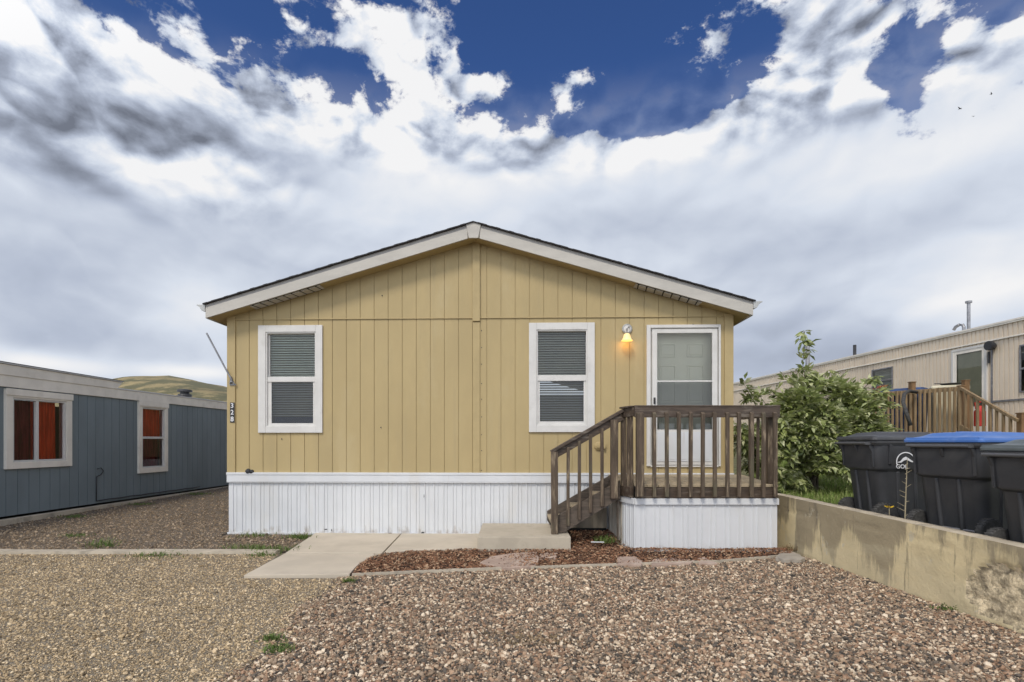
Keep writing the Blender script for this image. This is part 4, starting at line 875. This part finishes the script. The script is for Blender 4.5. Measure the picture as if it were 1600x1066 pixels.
weed(545, 909, .035, .055, 'small bright weed at the corner of the walk and the bark bed', 70)
weed(425, 998, .035, .045, 'small green weed on the seam of the two gravels, farther one', 60)
weed(435, 1016, .045, .045, 'leafy green weed on the seam of the two gravels, nearer one', 80)
weed(833, 1000, .10, .018, 'dull flat moss patch in the pink gravel', 260, m='dead_leaves', wide=1.4)
weed(1478, 951, .05, .03, 'faint green sprout in the pink gravel near the retaining wall', 60)
weed(0, 0, .12, .05, 'weeds growing along the footing of the blue home', 120, xy=(-7.75, 9.6), z=.04)
weed(0, 0, .12, .05, 'far weeds against the footing of the blue home', 120, xy=(-7.7, 11.3), z=.065)
weed(0, 0, .10, .10, 'dark green weeds where deck skirting meets the ground under the stairs', 120, xy=(1.25, 7.15), z=.06)
weed(0, 0, .05, .09, 'dry curled weed at the corner of deck and retaining wall', 60, xy=(3.42, 6.72), z=.03, m='dead_leaves')

weed(0, 0, .16, .07, 'farthest weeds by the footing of the blue home', 120, xy=(-7.6, 13.2), z=.09)
weed(0, 0, .16, .08, 'weed patch on the brown gravel by the rear of the yellow home', 140, xy=(-4.9, 10.2), z=.04)
weed(120, 838, .10, .06, 'small weed in the brown gravel at the far left')
# tall dry stalk with yellow flower between wall and carts
SX, SYY = 3.80, 5.27; t = empty('dry_stalk', (SX, SYY, G(SX, SYY))); tag(t, 'tall dry weed stalk standing behind the retaining wall before the bins', 'weed')
mb = MB(); mb.tube([(0, 0, 0), (.01, 0, .3), (.02, 0, .55), (.03, 0, .80)], [.007, .006, .005, .002], 6)
for k in range(14):
    z = .15+k*.045; s = random.choice((-1, 1)); l = random.uniform(.02, .09); mb.tube([(.01, 0, z), (.01+s*l, random.uniform(-.02, .02), z+l*.5)], [.004, .0015], 5)
mb.build('stalk', 'dry_stalk', t)
t = empty('yellow_flower', (3.78, 5.45, G(3.78, 5.45))); tag(t, 'small yellow flower just behind the retaining wall', 'flower')
mb = MB(); mb.tube([(0, 0, -.02), (0, 0, .30)], .004, 6); mb.build('stem', 'dry_stalk', t)
mb = MB(); V = [(0, 0, .305)]
for k in range(32): a = 2*math.pi*k/32; r_ = (.045 if k % 2 else .016)*random.uniform(.8, 1.2); V.append((math.cos(a)*r_, math.sin(a)*r_, .305+.012*(k % 2)+random.uniform(-.008, .01)))
mb.add(V, [(0, 1+k, 1+(k+1) % 32) for k in range(32)])
mb.build('petals', 'yellow_petal', t)

# ------------------------------------------------------------------ wheeled bins
def rr(w, d, r, cx=0, cy=0, n=5):
    out = []
    for sx_, sy_, a0 in ((1, 1, 0), (-1, 1, 90), (-1, -1, 180), (1, -1, 270)):
        for k in range(n+1):
            a = R(a0+90*k/n); out.append((cx+sx_*(w/2-r)+r*math.cos(a), cy+sy_*(d/2-r)+r*math.sin(a)))
    return out
def loft(mb, levels):
    n = len(levels[0][1]); vs = []; fs = []
    for z, pts in levels:
        vs += [(x, y, (z(x, y) if callable(z) else z)) for x, y in pts]
    for i in range(len(levels)-1): fs += [(i*n+k, i*n+(k+1) % n, (i+1)*n+(k+1) % n, (i+1)*n+k) for k in range(n)]
    fs += [tuple(range(n-1, -1, -1)), tuple((len(levels)-1)*n+k for k in range(n))]; mb.add(vs, fs)
def cart(x, y, rz, rimz, lid, label, emblem=False, w=.66, d=.80):
    """local -x side carries wheels, hinge and handle; width along y"""
    g = G(x+.4, y); hgt = rimz-g
    root = empty('wheeled_bin', (x, y, g), rz); tag(root, label, 'trash bin', 'wheeled trash bins on the raised yard')
    cxx = d/2; mb = MB()
    loft(mb, [(.03, rr(d*.70, w*.80, .06, cxx+.05)), (.10, rr(d*.74, w*.82, .09, cxx+.04)), (hgt*.64, rr(d*.84, w*.89, .11, cxx+.01)), (hgt*.66, rr(d*.90, w*.94, .11, cxx)), (hgt*.68, rr(d*.915, w*.955, .11, cxx)), (hgt-.06, rr(d*.95, w*.98, .09, cxx)), (hgt-.05, rr(d*.95, w*.98, .09, cxx))])
    # corner pilasters and panels pressed into the body
    for s_ in (-1, 1):
        for xx in (.36, .60):
            mb.tube([(d*xx+.03, s_*w*.405, .12), (d*xx, s_*w*.435, hgt*.64)], .022, 8)
        mb.tube([(d*.165, s_*w*.14, .12), (d*.098, s_*w*.15, hgt*.64)], .022, 8)
    b = mb.build('body', 'cart_plastic', root, bevel=.008, smooth=False)
    for p in b.data.polygons: p.use_smooth = len(p.vertices) == 4 and p.index < 24*6
    mb = MB(); loft(mb, [(hgt-.055, rr(d*.97, w*1.0, .06, cxx)), (hgt-.03, rr(d*1.02, w*1.05, .06, cxx)), (hgt-.012, rr(d*1.03, w*1.06, .06, cxx)), (hgt-.005, rr(d*1.01, w*1.04, .06, cxx))]); mb.build('rim', 'cart_rim', root, bevel=.003)
    for s_ in (-.40, 0, .40): mb = MB(); mb.prism([(-.020, hgt-.055), (.045, hgt-.055), (.045, hgt-(.30 if s_ else .14)), (.030, hgt-(.30 if s_ else .14)), (.015, hgt-.13)], s_*w-.012, s_*w+.012); mb.build('rib', 'cart_plastic', root, bevel=.003)
    for s_ in (-1, 1):
        for xx in (.22, .8): mb = MB(); mb.beam((d*xx, s_*(w*.5+.012), hgt-.05), (d*xx+.005, s_*(w*.485), hgt-.26), .028, .03, (1, 0, 0)); mb.build('rib', 'cart_plastic', root, bevel=.003)
    mb = MB(); mb.tube([(-.055, -w*.42, hgt-.035), (-.055, w*.42, hgt-.035)], .014, 10)
    for s_ in (-.40, 0, .40): mb.box((-.06, s_*w-.02, hgt-.05), (.0, s_*w+.02, hgt-.02))
    mb.build('handle', 'cart_rim', root, smooth=False)
    # lid: domed, overhanging
    dome = lambda q: (lambda x_, y_: hgt + q - .02*((x_-cxx)/(d/2))**2*1.0)
    mb = MB(); loft(mb, [(hgt-.004, rr(d*1.05, w*1.09, .05, cxx)), (hgt+.022, rr(d*1.05, w*1.09, .05, cxx)), (hgt+.034, rr(d*1.02, w*1.05, .05, cxx)), (hgt+.052, rr(d*.90, w*.86, .08, cxx+.02)), (hgt+.058, rr(d*.86, w*.80, .08, cxx+.02)), (hgt+.085, rr(d*.76, w*.66, .08, cxx+.03)), (hgt+.092, rr(d*.55, w*.45, .06, cxx+.03))])
    mb.beam((.02, -w*.5, hgt+.02), (.02, w*.5, hgt+.02), .06, .045); mb.box((d*.25, -.03, hgt+.06), (d*.85, .03, hgt+.098))
    mb.build('lid', lid, root, bevel=.006, smooth=False)
    for s_ in (-1, 1):
        mb = MB(); WX = .13; cy = s_*(w*.47); mb.lathe([(.085, -.03), (.125, -.03), (.135, -.018), (.135, .018), (.125, .03), (.085, .03)], (WX, cy, .135), 26, 'y')
        for k in range(26):
            a = 2*math.pi*k/26; mb.beam((WX+.133*math.cos(a), cy-.028, .135+.133*math.sin(a)), (WX+.133*math.cos(a), cy+.028, .135+.133*math.sin(a)), .012, .010, (math.cos(a), 0, math.sin(a)))
        wh = mb.build('wheel', 'rubber', root)
        mb = MB(); mb.lathe([(.088, -.012), (.088, .012)], (WX, cy, .135), 24, 'y'); mb.lathe([(.03, -.038), (.03, .038)], (WX, cy, .135), 14, 'y')
        for k in range(6): a = 2*math.pi*k/6; mb.beam((WX, cy, .135), (WX+.085*math.cos(a), cy, .135+.085*math.sin(a)), .05, .022, (-math.sin(a), 0, math.cos(a)))
        mb.build('hub', 'cart_rim', wh)
    mb = MB(); mb.tube([(WX, -w*.42, .135), (WX, w*.42, .135)], .012, 8); mb.build('axle', 'grey_metal', root)
    if emblem:                                   # round white mark on the side that faces the drive
        ex, ez = d*.44, hgt-.235; yy = -w*.49-.004; tiltm = Matrix.Translation((ex, yy, ez)) @ Matrix.Rotation(R(90), 4, 'X')
        mb = MB(); r0, r1 = .094, .106; V = []; N = 22
        for k in range(N+1):
            a = R(-5+205*k/N); V += [(ex+r0*math.cos(a), yy, ez+r0*math.sin(a)), (ex+r1*math.cos(a), yy, ez+r1*math.sin(a))]
        mb.add(V, [(2*k, 2*k+1, 2*k+3, 2*k+2) for k in range(N)])
        mb.add([(ex-.10, yy, ez-.01), (ex-.06, yy, ez+.005), (ex-.03, yy, ez+.04), (ex+.0, yy, ez+.055), (ex+.04, yy, ez+.03), (ex+.10, yy, ez-.01), (ex+.06, yy, ez-.005), (ex+.01, yy, ez+.02), (ex-.02, yy, ez+.012), (ex-.05, yy, ez-.012)], [(0, 1, 8, 9), (1, 2, 8), (2, 3, 7, 8), (3, 4, 7), (4, 5, 6, 7)])
        em = mb.build('emblem', 'emblem_white', root)
        text_mesh('GOL', .062, 'emblem_white', 'lettering', em, Matrix.Translation((ex-.045, yy-.002, ez-.055)) @ Matrix.Rotation(R(90), 4, 'X'))
    return root
# x,y = middle of the wheel side
cart(3.95, 6.27, 0, 1.385, 'cart_lid_dark', 'black wheeled bin with dark lid and round white mark, nearest the shrub', True)
cart(3.955, 5.02, R(14), 1.365, 'cart_lid_blue', 'black wheeled bin with the bright blue lid', False, w=.68, d=.84)
cart(3.86, 4.10, R(6), 1.300, 'cart_lid_grey', 'dark wheeled bin with grey lid cut by the right edge of the photo', False)

# ------------------------------------------------------------------ blue-grey home at the left
LF = Frame(-8.26, 8.8, R(90)-math.atan(.0388)); LH = LF.hit
lh = empty('mobile_home', (-8.26, 8.8, 0), R(90)-math.atan(.0388)); tag(lh, 'blue grey mobile home with cream trimmed windows at the left', 'house')
def lr(x0, y0, x1, y1, y2, y3, ly=0):
    a = LH(x0, (y1+y3)/2 if 0 else y1, ly); b = LH(x1, y3, ly); zt_ = (LH(x0, y0, ly)[1]+LH(x1, y2, ly)[1])/2; zb_ = (a[1]+b[1])/2
    return (LH(x0, y0, ly)[0], zb_, LH(x1, y2, ly)[0], zt_)
o1 = lr(5.6, 607, 109.5, 735, 618, 727); i1 = (o1[0]+.12, o1[1]+.11, o1[2]-.12, o1[3]-.13)
o2 = lr(214.5, 627, 260, 740.5, 631.5, 736); i2 = (o2[0]+.10, o2[1]+.11, o2[2]-.10, o2[3]-.12)
LX0, LX1 = -5.0, 14.0; ZL0, ZL1 = .15, 2.26
siding(LX0, LX1, ZL0, lambda x: ZL1, [i1, i2], .203, 'siding', 'blue_siding', lh, gw=.010, gd=.008)
mb = MB(); mb.box((LX0, .01, 0), (LX0+.1, 4.2, 2.3)); mb.box((LX1-.1, .01, 0), (LX1, 4.2, 2.3)); mb.box((LX0+.1, 4.1, 0), (LX1-.1, 4.2, 2.3)); mb.box((LX0+.1, .13, .3), (LX1-.1, 4.1, .4)); mb.build('wall', 'blue_siding', lh)
mb = MB(); mb.box((LX0, -.035, ZL1), (LX1, .01, ZL1+.19)); mb.build('fascia', 'cream_trim', lh, bevel=.004)
xp = LH(188, 600)[0]; mb = MB(); mb.prism([(LX0, ZL1+.19), (xp-.15, ZL1+.19), (xp, ZL1+.34), (LX0, ZL1+.42)], -.05, .01); mb.build('fascia', 'cream_trim', lh, bevel=.004)
mb = MB(); mb.prism([(LX0, ZL1+.192), (LX1, ZL1+.192), (LX1, ZL1+.215), (LX0, ZL1+.215)], -.047, 4.25); mb.prism([(LX0, ZL1+.425), (xp-.0, ZL1+.345), (xp, ZL1+.36), (LX0, ZL1+.445)], -.075, 4.25); mb.build('roof', 'white_roofing', lh)
mb = MB(); mb.prism([(LX0, ZL1+.446), (xp, ZL1+.361), (xp, ZL1+.372), (LX0, ZL1+.457)], -.08, -.02); mb.build('roof_edge', 'black_metal', lh)
mb = MB(); mb.box((LX0, -.10, -.05), (LX1, -.012, .115+.0)); mb.build('footing', 'concrete_kerb', lh, bevel=.012)
def lwin(o, i, split, label):
    mb = MB(); rects(mb, o, i, -.045, .004); mb.box((o[0]-.01, -.06, o[3]-.10), (o[2]+.01, -.0455, o[3]+.01)); w = mb.build('window', 'cream_trim', lh, bevel=.004); tag(w, label)
    mb = MB(); f = (i[0]+.03, i[1]+.03, i[2]-.03, i[3]-.03); rects(mb, i, f, -.03, .08)
    if split == 'v': c = f[0]+(f[2]-f[0])*.44; mb.box((c-.025, -.028, f[1]), (c+.025, .03, f[3]))
    else: c = (f[1]+f[3])/2; mb.box((f[0], -.028, c-.025), (f[2], .03, c+.025))
    mb.build('sash', 'white_trim', w, bevel=.003)
    pane(i[0], .012, i[1], i[2], i[3], 'window_glass', w)
    return w, f
def curtain(parent, x0, x1, z0, z1, y, m, n=26, amp=.02):
    V = []
    for k in range(n*2+1):
        x = x0+(x1-x0)*k/(n*2); yy = y+amp*math.sin(k*1.1)+amp*.5*math.sin(k*.37); V += [(x, yy, z0), (x, yy+.01, z1)]
    mb = MB(); mb.add(V, [(2*k, 2*k+2, 2*k+3, 2*k+1) for k in range(n*2)]); return mb.build('curtain', m, parent, smooth=True)
w, f = lwin(o1, i1, 'v', 'wide two pane window with dark and orange curtains'); c = f[0]+(f[2]-f[0])*.44
curtain(w, f[0], c, f[1]-.1, f[3], .10, 'maroon_curtain'); curtain(w, c, f[2]-.05, f[1]-.1, f[3], .105, 'orange_curtain')
w, f = lwin(o2, i2, 'h', 'narrow window with a short orange curtain in its upper pane'); curtain(w, f[0], f[2], (f[1]+f[3])/2-.02, f[3], .09, 'orange_curtain', 16); curtain(w, f[0], f[2], f[1]-.1, (f[1]+f[3])/2+.02, .13, 'maroon_curtain', 16)
p0 = LH(151, 783, -.02); p1 = LH(151.5, 745, -.02); p2 = LH(158, 742, -.02); p3 = LH(162, 736, -.02); p4 = LH(152, 733, -.02)
mb = MB(); mb.tube([(p[0], -.015, p[1]) for p in (p0, p1, p2, p3)]+[((p3[0]+p4[0])/2, -.03, p4[1]+.02), (p4[0], -.02, p4[1])], .009, 6)
mb.tube([(p0[0]+.3*k, -.02-.01*(k % 2), p0[1]-.0+.01*(k % 2)) for k in range(12)], .012, 6); mb.build('cable', 'black_metal', lh, smooth=True)
X = -9.5; t = empty('roof_vent', (X, 15.8, ZL1+.2)); t.parent = None
t.location = (0, 0, 0); vx = (15.8-8.8); t.parent = lh; t.location = (7.0, 1.55, ZL1+.215)
mb = MB(); mb.lathe([(.11, 0), (.11, .20)], (0, 0, 0), 16); mb.lathe([(.17, .20), (.19, .22), (.17, .27), (.12, .28)], (0, 0, 0), 20); mb.lathe([(.12, .28), (.12, .33), (.20, .34), (.19, .40), (.08, .42)], (0, 0, 0), 20); mb.build('vent_cap', 'black_metal', t)

# ------------------------------------------------------------------ cream home at the right
ra = math.atan2(-1, .0635); RF = Frame(10.3, 11.8, ra); RH = RF.hit
rh = empty('mobile_home', (10.3, 11.8, 0), ra); tag(rh, 'pinkish cream metal sided mobile home beyond the bins at the right', 'house')
RX0, RX1 = -14.0, 4.2; ZRR = CZ+182*11.8/FOC*.99+.0
zroof = RH(1550, 508)[1]; zsm = RH(1550, 533)[1]; zlow = RH(1560, 627)[1]
dr = (RH(1491, 560)[0], 1.40, RH(1540, 560)[0], RH(1515, 546)[1]); wsm = (RH(1364, 590)[0], RH(1380, 612)[1], RH(1394, 590)[0], RH(1380, 577)[1]); wrg = (RH(1596, 590)[0], RH(1598, 611)[1], RH(1596, 590)[0]+.9, RH(1598, 541)[1])
siding(RX0, RX1, .9, lambda x: zsm, [dr, wsm, wrg], .105, 'siding', 'pink_siding', rh, gw=.028, gd=.014)
siding(RX0, RX1, zsm+.03, lambda x: zroof-.05, [], .105, 'upper_siding', 'pink_siding', rh, gw=.028, gd=.014, y=-.02)
mb = MB(); mb.box((RX0, -.035, zsm), (RX1, .002, zsm+.028)); mb.box((RX0, -.05, zroof-.05), (RX1, .05, zroof-.015)); mb.box((RX0, -.06, zroof-.015), (RX1, 4.2, zroof+.02)); mb.build('roof', 'cream_trim', rh)
mb = MB(); mb.box((RX0, .01, .3), (RX0+.1, 4.1, zroof-.05)); mb.box((RX1-.1, .01, .3), (RX1, 4.1, zroof-.05)); mb.box((RX0+.1, 4, .3), (RX1-.1, 4.1, zroof-.05)); mb.box((RX0+.1, .14, 1.2), (RX1-.1, 4, 1.35)); mb.box((RX0+.1, -.004, .3), (RX1-.1, .006, .9)); mb.build('wall', 'pink_siding', rh)
xd = RH(1551, 600)[0]; mb = MB(); mb.box((xd, -.02, zlow-.02), (RX1, .004, zlow+.02)); mb.box((xd-.02, -.022, 1.0), (xd+.01, .004, zsm)); mb.build('trim_strip', 'grey_metal', rh)
mb = MB(); rects(mb, (dr[0]-.05, dr[1], dr[2]+.05, dr[3]+.05), (dr[0], dr[1], dr[2], dr[3]), -.03, .004); w = mb.build('door', 'white_trim', rh)
mb = MB(); rects(mb, dr, (dr[0]+.07, dr[1]+.75, dr[2]-.07, dr[3]-.07), -.02, .0); mb.build('storm_door', 'cream_trim', w)
pane(dr[0]+.07, -.010, dr[1]+.75, dr[2]-.07, dr[3]-.07, 'window_glass', w)
mb = MB(); mb.box((dr[0]+.001, .03, dr[1]), (dr[2]-.001, .06, dr[3])); mb.build('panel_leaf', 'beige_plastic', w)
mb = MB(); mb.box((dr[2]-.06, -.06, 2.1), (dr[2]-.02, -.02, 2.25)); mb.build('handle', 'black_metal', w)
for q, nm in ((wsm, 'small window above the neighbouring porch'), (wrg, 'window at the right edge')):
    mb = MB(); rects(mb, (q[0]-.03, q[1]-.03, q[2]+.03, q[3]+.03), q, -.02, .004); c = (q[1]+q[3])/2; mb.box((q[0], -.012, c-.02), (q[2], .02, c+.02)); w = mb.build('window', 'grey_metal', rh); tag(w, nm)
    pane(q[0], -.005, q[1], q[2], q[3], 'window_glass', w); blinds(w, q[0], q[1]+.02, q[2], q[3]-.02, .06, 'blind_dark', .04, 50, .04)
lx, lz = RH(1547, 541, -.1); mb = MB(); mb.lathe([(.07, -.02), (.07, -.06)], (lx, 0, lz), 14, 'y'); mb.lathe([(.05, -.06), (.10, -.13), (.10, -.2), (.0, -.2)], (lx+.05, 0, lz), 14, 'y'); mb.tube([(lx-.1, -.03, lz-.1), (lx-.1, -.03, lz-.35)], .02, 6); mb.build('wall_lamp', 'black_metal', rh)
def rpipe(px, py0, py1, r, m, hook=False, ly=.3):
    x, z1 = RH(px, py0, ly); z0 = zroof-.02; mb = MB()
    if hook: mb.tube([(x, ly, z0), (x, ly, z1-.05), (x-.03, ly, z1+.01), (x-.12, ly, z1+.03), (x-.22, ly, z1), (x-.27, ly, z1-.06)], r, 10)
    else: mb.tube([(x, ly, z0), (x, ly, z1)], r, 10); mb.tube([(x-.0, ly, z1-.01), (x, ly, z1+.035)], r*1.9 if m == 'grey_metal' else r, 10)
    mb.build('vent_pipe', m, rh, smooth=False)
rpipe(1513.5, 473, 515, .035, 'grey_metal'); rpipe(1506, 508, 517, .035, 'grey_metal', True); rpipe(1335.5, 541, 555, .045, 'black_metal'); rpipe(1262, 536, 570, .07, 'grey_metal')

# neighbour's wooden porch
NP = Vector((8.9, 11.6, 0)); npd = empty('wooden_porch', NP); tag(npd, 'pale pine porch with baluster railing and steps before the cream home', 'porch')
T2 = Matrix.Translation(-NP)
def D2(): m_ = MB(); m_.x = T2; return m_
a, b = Vector((8.35, 12.5, 0)), Vector((9.14, 11.1, 0)); zt2, zf2 = 2.50, 1.50
for k in range(19):
    p = a.lerp(b, k/18); mb = D2(); mb.beam((p.x, p.y, zf2-.20), (p.x+random.uniform(-.008, .008), p.y, zt2-.01+random.uniform(-.01, .01)), .040, .040, (1, 0, 0)); mb.build('baluster', 'pine_wood', npd)
nrm = Vector((.87, .49, 0))
mb = D2(); mb.beam(a+Vector((0.03, .02, zt2-.05)), b+Vector((.03, .02, zt2-.05)), .038, .09); mb.build('rail', 'pine_wood', npd); mb = D2(); mb.beam(a+Vector((.03, .02, zf2+.03)), b+Vector((.03, .02, zf2+.03)), .038, .09); mb.build('rail', 'pine_wood', npd)
mb = D2(); mb.slab([(a.x+.02, a.y), (a.x+1.6, a.y+.4), (b.x+1.15, b.y), (b.x+.02, b.y)][::-1], zf2-.14, zf2-.02); mb.build('porch_floor', 'pine_wood', npd)
for p, z in ((a.lerp(b, .44)+nrm*.08, zt2+.16), (b+nrm*.25, zt2+.12), (b+nrm*.06, zt2), (a+nrm*.06, zt2)):
    mb = D2(); mb.beam((p.x, p.y, .6), (p.x, p.y, z), .095, .095, (1, 0, 0)); mb.beam((p.x, p.y, z), (p.x, p.y, z+.02), .115, .115, (1, 0, 0)); mb.build('post', 'post_wood', npd)
c = Vector(((1590-HX)/FOC*9.7, 9.7, 0)); zc2 = CZ+(HY-657)*9.7/FOC
c0 = b+Vector((0, 0, zt2-.03)); c1 = Vector((c.x, c.y, zc2)); mb = D2(); mb.beam(c0, c1, .05, .05); mb.beam(c0+Vector((0, 0, -.85)), c1+Vector((0, 0, -.75)), .04, .2); mb.build('stair_rail', 'pine_wood', npd)
for k in range(1, 9):
    p = c0.lerp(c1, k/9); mb = D2(); mb.beam(p+Vector((0, 0, -.8)), p, .038, .038, (1, 0, 0)); mb.build('baluster', 'pine_wood', npd)
p = c1+Vector((.12, .05, 0)); mb = D2(); mb.beam((p.x, p.y, .5), (p.x, p.y, zc2+.12), .10, .10, (1, 0, 0)); mb.beam((p.x, p.y, zc2+.12), (p.x, p.y, zc2+.14), .12, .12, (1, 0, 0)); mb.build('post', 'post_wood', npd)
# things on that porch
def at(px, py, Y): return Vector(((px-HX)/FOC*Y, Y, CZ+(HY-py)/FOC*Y))
p = at(1412, 640, 12.3); t = empty('storage_tub', (p.x, p.y, zf2)); tag(t, 'dark blue storage tub behind the neighbouring porch railing', 'tub')
mb = MB(); loft(mb, [(0, rr(.75, .4, .05)), (.95, rr(.85, .46, .05))]); mb.build('tub', 'tarp_blue', t, bevel=.01); mb = MB(); loft(mb, [(.951, rr(.92, .52, .05)), (1.0, rr(.92, .52, .05)), (1.06, rr(.8, .42, .08))]); mb.build('lid', 'tarp_blue', t, bevel=.01); t.rotation_euler = (0, 0, -.9)
p = at(1478, 610, 11.75); t = empty('storage_chest', (p.x+.05, p.y, zf2), -.5); tag(t, 'beige plastic chest standing at the head of the neighbouring steps', 'chest')
mb = MB(); loft(mb, [(0, rr(.55, .35, .03)), (.98, rr(.6, .4, .03))]); mb.build('chest', 'beige_plastic', t, bevel=.01); mb = MB(); loft(mb, [(.981, rr(.66, .46, .03)), (1.04, rr(.66, .46, .03)), (1.07, rr(.6, .4, .03))]); mb.build('lid', 'beige_plastic', t, bevel=.01)
p = at(1485, 598, 11.7); t = MB(); t.lathe([(.02, 0), (.16, .01), (.20, .04), (.19, .045), (.02, .03)], (0, 0, 0), 18); t.beam((.18, 0, .035), (-.32, .05, .045), .03, .015); o = t.build('frying_pan', 'black_metal'); o.location = (p.x+.02, p.y, zf2+1.072); tag(o, 'black pan lying on top of the beige chest', 'pan')
mb = MB(); pts = [at(1423, 665, 10.9), at(1415, 642, 10.95), at(1411, 628, 11.1), at(1413, 616, 11.3), at(1420, 611, 11.5), at(1432, 613, 11.7)]; c = pts[0]
mb.tube([q-c for q in pts], .036, 10); o = mb.build('drain_hose', 'rubber', smooth=True); o.location = c; tag(o, 'thick black hose hanging over the neighbouring porch railing', 'hose')
p = at(1531, 650, 11.1); t = empty('fuel_can', (p.x, p.y, zf2-.02)); tag(t, 'red plastic can behind the neighbouring stair railing', 'can')
mb = MB(); loft(mb, [(.2, rr(.16, .16, .04)), (.50, rr(.16, .16, .04)), (.58, rr(.08, .08, .03)), (.62, rr(.05, .05, .02))]); mb.build('can', 'red_plastic', t, bevel=.01)
mb = MB(); mb.tube([(-.08, 0, .55), (-.1, 0, .68), (.02, 0, .7)], .015, 6); mb.build('handle', 'red_plastic', t)
p = at(1376, 613, 12.45); t = empty('red_flower', (p.x, p.y, 2.35)); tag(t, 'orange red flowers at the left end of the pine railing', 'flower')
P = rng.normal(size=(26, 3))*np.array([.09, .08, .07])+np.array([0, 0, .16]); mb = MB()
for q in P: mb.tube([(0, 0, 0), tuple(q)], .004, 5)
mb.build('stems', 'weed_leaves', t); MATS['petal_red'] = island_mat('petal_red', [(.5, .07, .03), (.6, .14, .05), (.4, .04, .03)], .6); leaf_cloud(26, P, .06, 'petal_red', 'petals', t, 5, spacing=.01)

# ------------------------------------------------------------------ hills and birds
def hill_h(a):    # ridge line height in sight-line pixels above the horizon, by azimuth (px)
    ks = [(-4000, 30), (-600, 50), (60, 60), (150, 88), (200, 97), (265, 98.5), (300, 93), (350, 83), (420, 60), (600, 25), (900, 15), (1500, 20), (4000, 30)]
    return float(np.interp(a, [k[0] for k in ks], [k[1] for k in ks]))
V = []; cols = list(range(-1500, 3000, 12)); rows = 16
for r_ in range(rows):
    for px in cols:
        u = (px-HX)/FOC; Y = 420+r_*38; s = r_/(rows-1); top = hill_h(px)/FOC*(420+9*38)
        z = top*math.sin(min(1, (r_+.0)/9)*math.pi/2)**.8 if r_ <= 9 else top*(1-((r_-9)/(rows-10))*.8)
        z += (noise.noise(Vector((px*.008, r_*.35, 0)))*6+noise.noise(Vector((px*.03, r_*.9, 0)))*2.2)*(s*2 if r_ < 8 else 1)*.6*(1 if r_ else 0)
        V.append((u*Y, Y, z-.5))
nc = len(cols); mb = MB(); mb.add(V, [(j*nc+i, j*nc+i+1, (j+1)*nc+i+1, (j+1)*nc+i) for j in range(rows-1) for i in range(nc-1)])
tag(mb.build('hills', 'hill_grass', smooth=True), kind='structure')
for px, py, s, a_, lb in ((1500, 170, .9, .3, 'tiny dark bird high in the sky, lower left of the pair'), (1521, 182, .5, -.4, 'tiny dark bird, lowest and smallest in the sky'), (1549, 147, .7, .8, 'tiny pale bird against the blue, highest of the three')):
    p = at(px, py, 75); root = empty('bird', p); root.rotation_euler = (0, .2, a_); tag(root, lb, 'bird', 'birds gliding high in the sky')
    mb = MB(); mb.add([(-.5*s, .02, .16*s), (-.22*s, -.07*s, .06*s), (0, -.10*s, 0), (.22*s, -.07*s, .06*s), (.5*s, .02, .16*s), (.2*s, .08*s, .05*s), (0, .10*s, 0), (-.2*s, .08*s, .05*s)], [(0, 1, 7), (1, 2, 6, 7), (2, 3, 5, 6), (3, 4, 5)])
    mb.tube([(0, -.24*s, 0), (0, -.1*s, -.01), (0, .12*s, 0), (0, .30*s, .01)], [.01*s, .045*s, .04*s, .01*s], 6); mb.build('body', 'black_metal', root)
